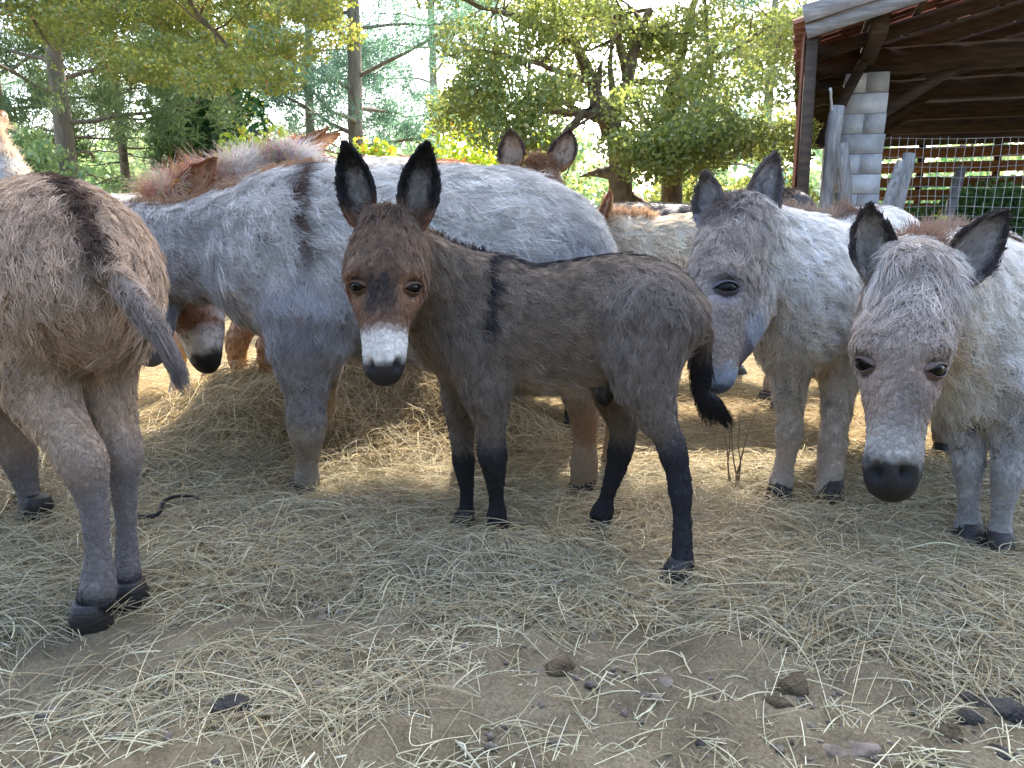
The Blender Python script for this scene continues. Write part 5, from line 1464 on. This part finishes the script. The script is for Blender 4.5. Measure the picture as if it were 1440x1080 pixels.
# droppings, one by one
def lump(name, u, v, s, label, mat, cat='dung', shape=(1, 1, .8), rz=0, group=None, dz=0):
    g = GP(u, v, .015)
    Vb, Tq, Tt = ball(18, 12)
    nf = make_noise(int(u * 7 + v), 3.2, 3)
    V = Vb * (1 + .26 * nf(Vb))[:, None] * np.array(shape) * s
    c, q_ = math.cos(rz), math.sin(rz)
    V = V @ np.array([[c, q_, 0], [-q_, c, 0], [0, 0, 1]])
    o = mobj(name, mesh_np(name, V, [Tq, Tt], mat, True), None, (g[0], g[1], gz(g[0], g[1]) + s * shape[2] * .35 + dz))
    return tag(o, label, cat, group)
G = 'droppings on the bare earth'
lump('dung_ball', 1405, 998, .032, 'largest smooth dark dung ball of the heap beside the hay edge', M_DUNG, shape=(1.5, 1, .8), group=G)
lump('dung_ball', 1365, 980, .02, 'small round dark dung ball at the side of the heap', M_DUNG, group=G)
lump('dung_ball', 1366, 1006, .019, 'broken dark dung ball with straw coloured end', M_DUNG, shape=(1.3, .9, .9), group=G)
lump('dung_ball', 1437, 975, .02, 'dark dung ball half under the hay stalks above the heap', M_DUNG, shape=(1.2, 1, .8), group=G)
lump('dung_ball', 1405, 1052, .017, 'lone oblong dark dung ball below the heap', M_DUNG, shape=(.8, 1.4, .7), group=G)
lump('dung_clump', 1337, 1028, .02, 'crumbled olive brown dung clump standing up from the soil', M_DUNG_DRY, shape=(.9, .9, 1.0), group=G)
lump('dung_clump', 790, 938, .028, 'mossy brown dung clump alone on bare soil', M_DUNG_DRY, shape=(1.2, .8, .7), rz=.5, group=G)
lump('dung_clump', 1118, 968, .03, 'crumbled dung clump with an olive top among clods', M_DUNG_DRY, shape=(1.0, .9, .9), group=G)
lump('dung_clump', 1093, 988, .022, 'flat dark dung piece beside the olive topped clump', M_DUNG_DRY, shape=(1.5, .7, .6), rz=-.3, group=G)
lump('dung_clump', 1040, 905, .024, 'rounded earthy dung clump near the hay edge', M_DUNG_DRY, shape=(1.2, 1, .7), group=G)
lump('dung_ball', 322, 990, .03, 'glossy dark dung ball among the loose hay stalks', M_DUNG, shape=(1.1, .9, .7), group=G)
lump('dung_ball', 878, 1071, .014, 'tiny bluish black dung ball alone on bare earth', M_DUNG, shape=(1.2, 1, .8), group=G)
lump('dung_ball', 985, 1040, .010, 'tiny dark pellet beside a flat clod', M_DUNG, group=G)
lump('clod', 1195, 1045, .03, 'broad flat lump of dry earth', M_CLOD, 'clod', (1.5, .9, .45), .2)
lump('clod', 935, 960, .016, 'small rough lump of earth near the mossy dung', M_CLOD, 'clod', (1.2, 1, .7), .4)

def stick(name, pix, r, label, mat, cat, z=.012):
    pts = [GP(u, v, z) for u, v in pix]
    pts = [(a, b, gz(a, b) + z) for a, b, _ in pts]
    P, _ = catmull(np.array(pts, float), 4)
    mb = MB(); mb.tube(P, r * np.linspace(1, .6, len(P)), 6)
    return tag(mb.build(name, mat, None, True), label, cat)
stick('strap', [(196, 735), (222, 732), (232, 712), (255, 704), (280, 705)], .007, 'thin black strap lying on the hay near the beige donkey', M_STRAP, 'strap', .05)
stick('twig', [(0, 963), (15, 958), (32, 953)], .008, 'short brown twig on the soil at the edge of the hay', M_TWIG, 'twig')
stick('twig', [(375, 1005), (405, 985), (440, 972)], .007, 'pale brown twig lying beside the glossy dung ball', M_TWIG, 'twig')
stick('straw_stalk', [(470, 1062), (560, 1045), (645, 1038), (655, 1060)], .0022, 'long pale bent straw on bare earth', plain_mat('pale_straw', srgb('#d8d2b8'), .6, .3), 'straw')
# dry stalk standing upright in the hay
st = GP(1032, 690)
mb = MB(); z0 = gz(st[0], st[1])
for k in range(5):
    a = np.array([st[0] + rng.normal(0, .01), st[1], z0]); e = a + np.array([rng.normal(0, .06), rng.normal(0, .04), rng.uniform(.15, .3)])
    limb(mb, a, e, .0035, .0012, .15, 6, 5)
tag(mb.build('dry_stalk', M_TWIG, None, True), 'dry forked weed stalk standing upright in the hay', 'dry stalk')
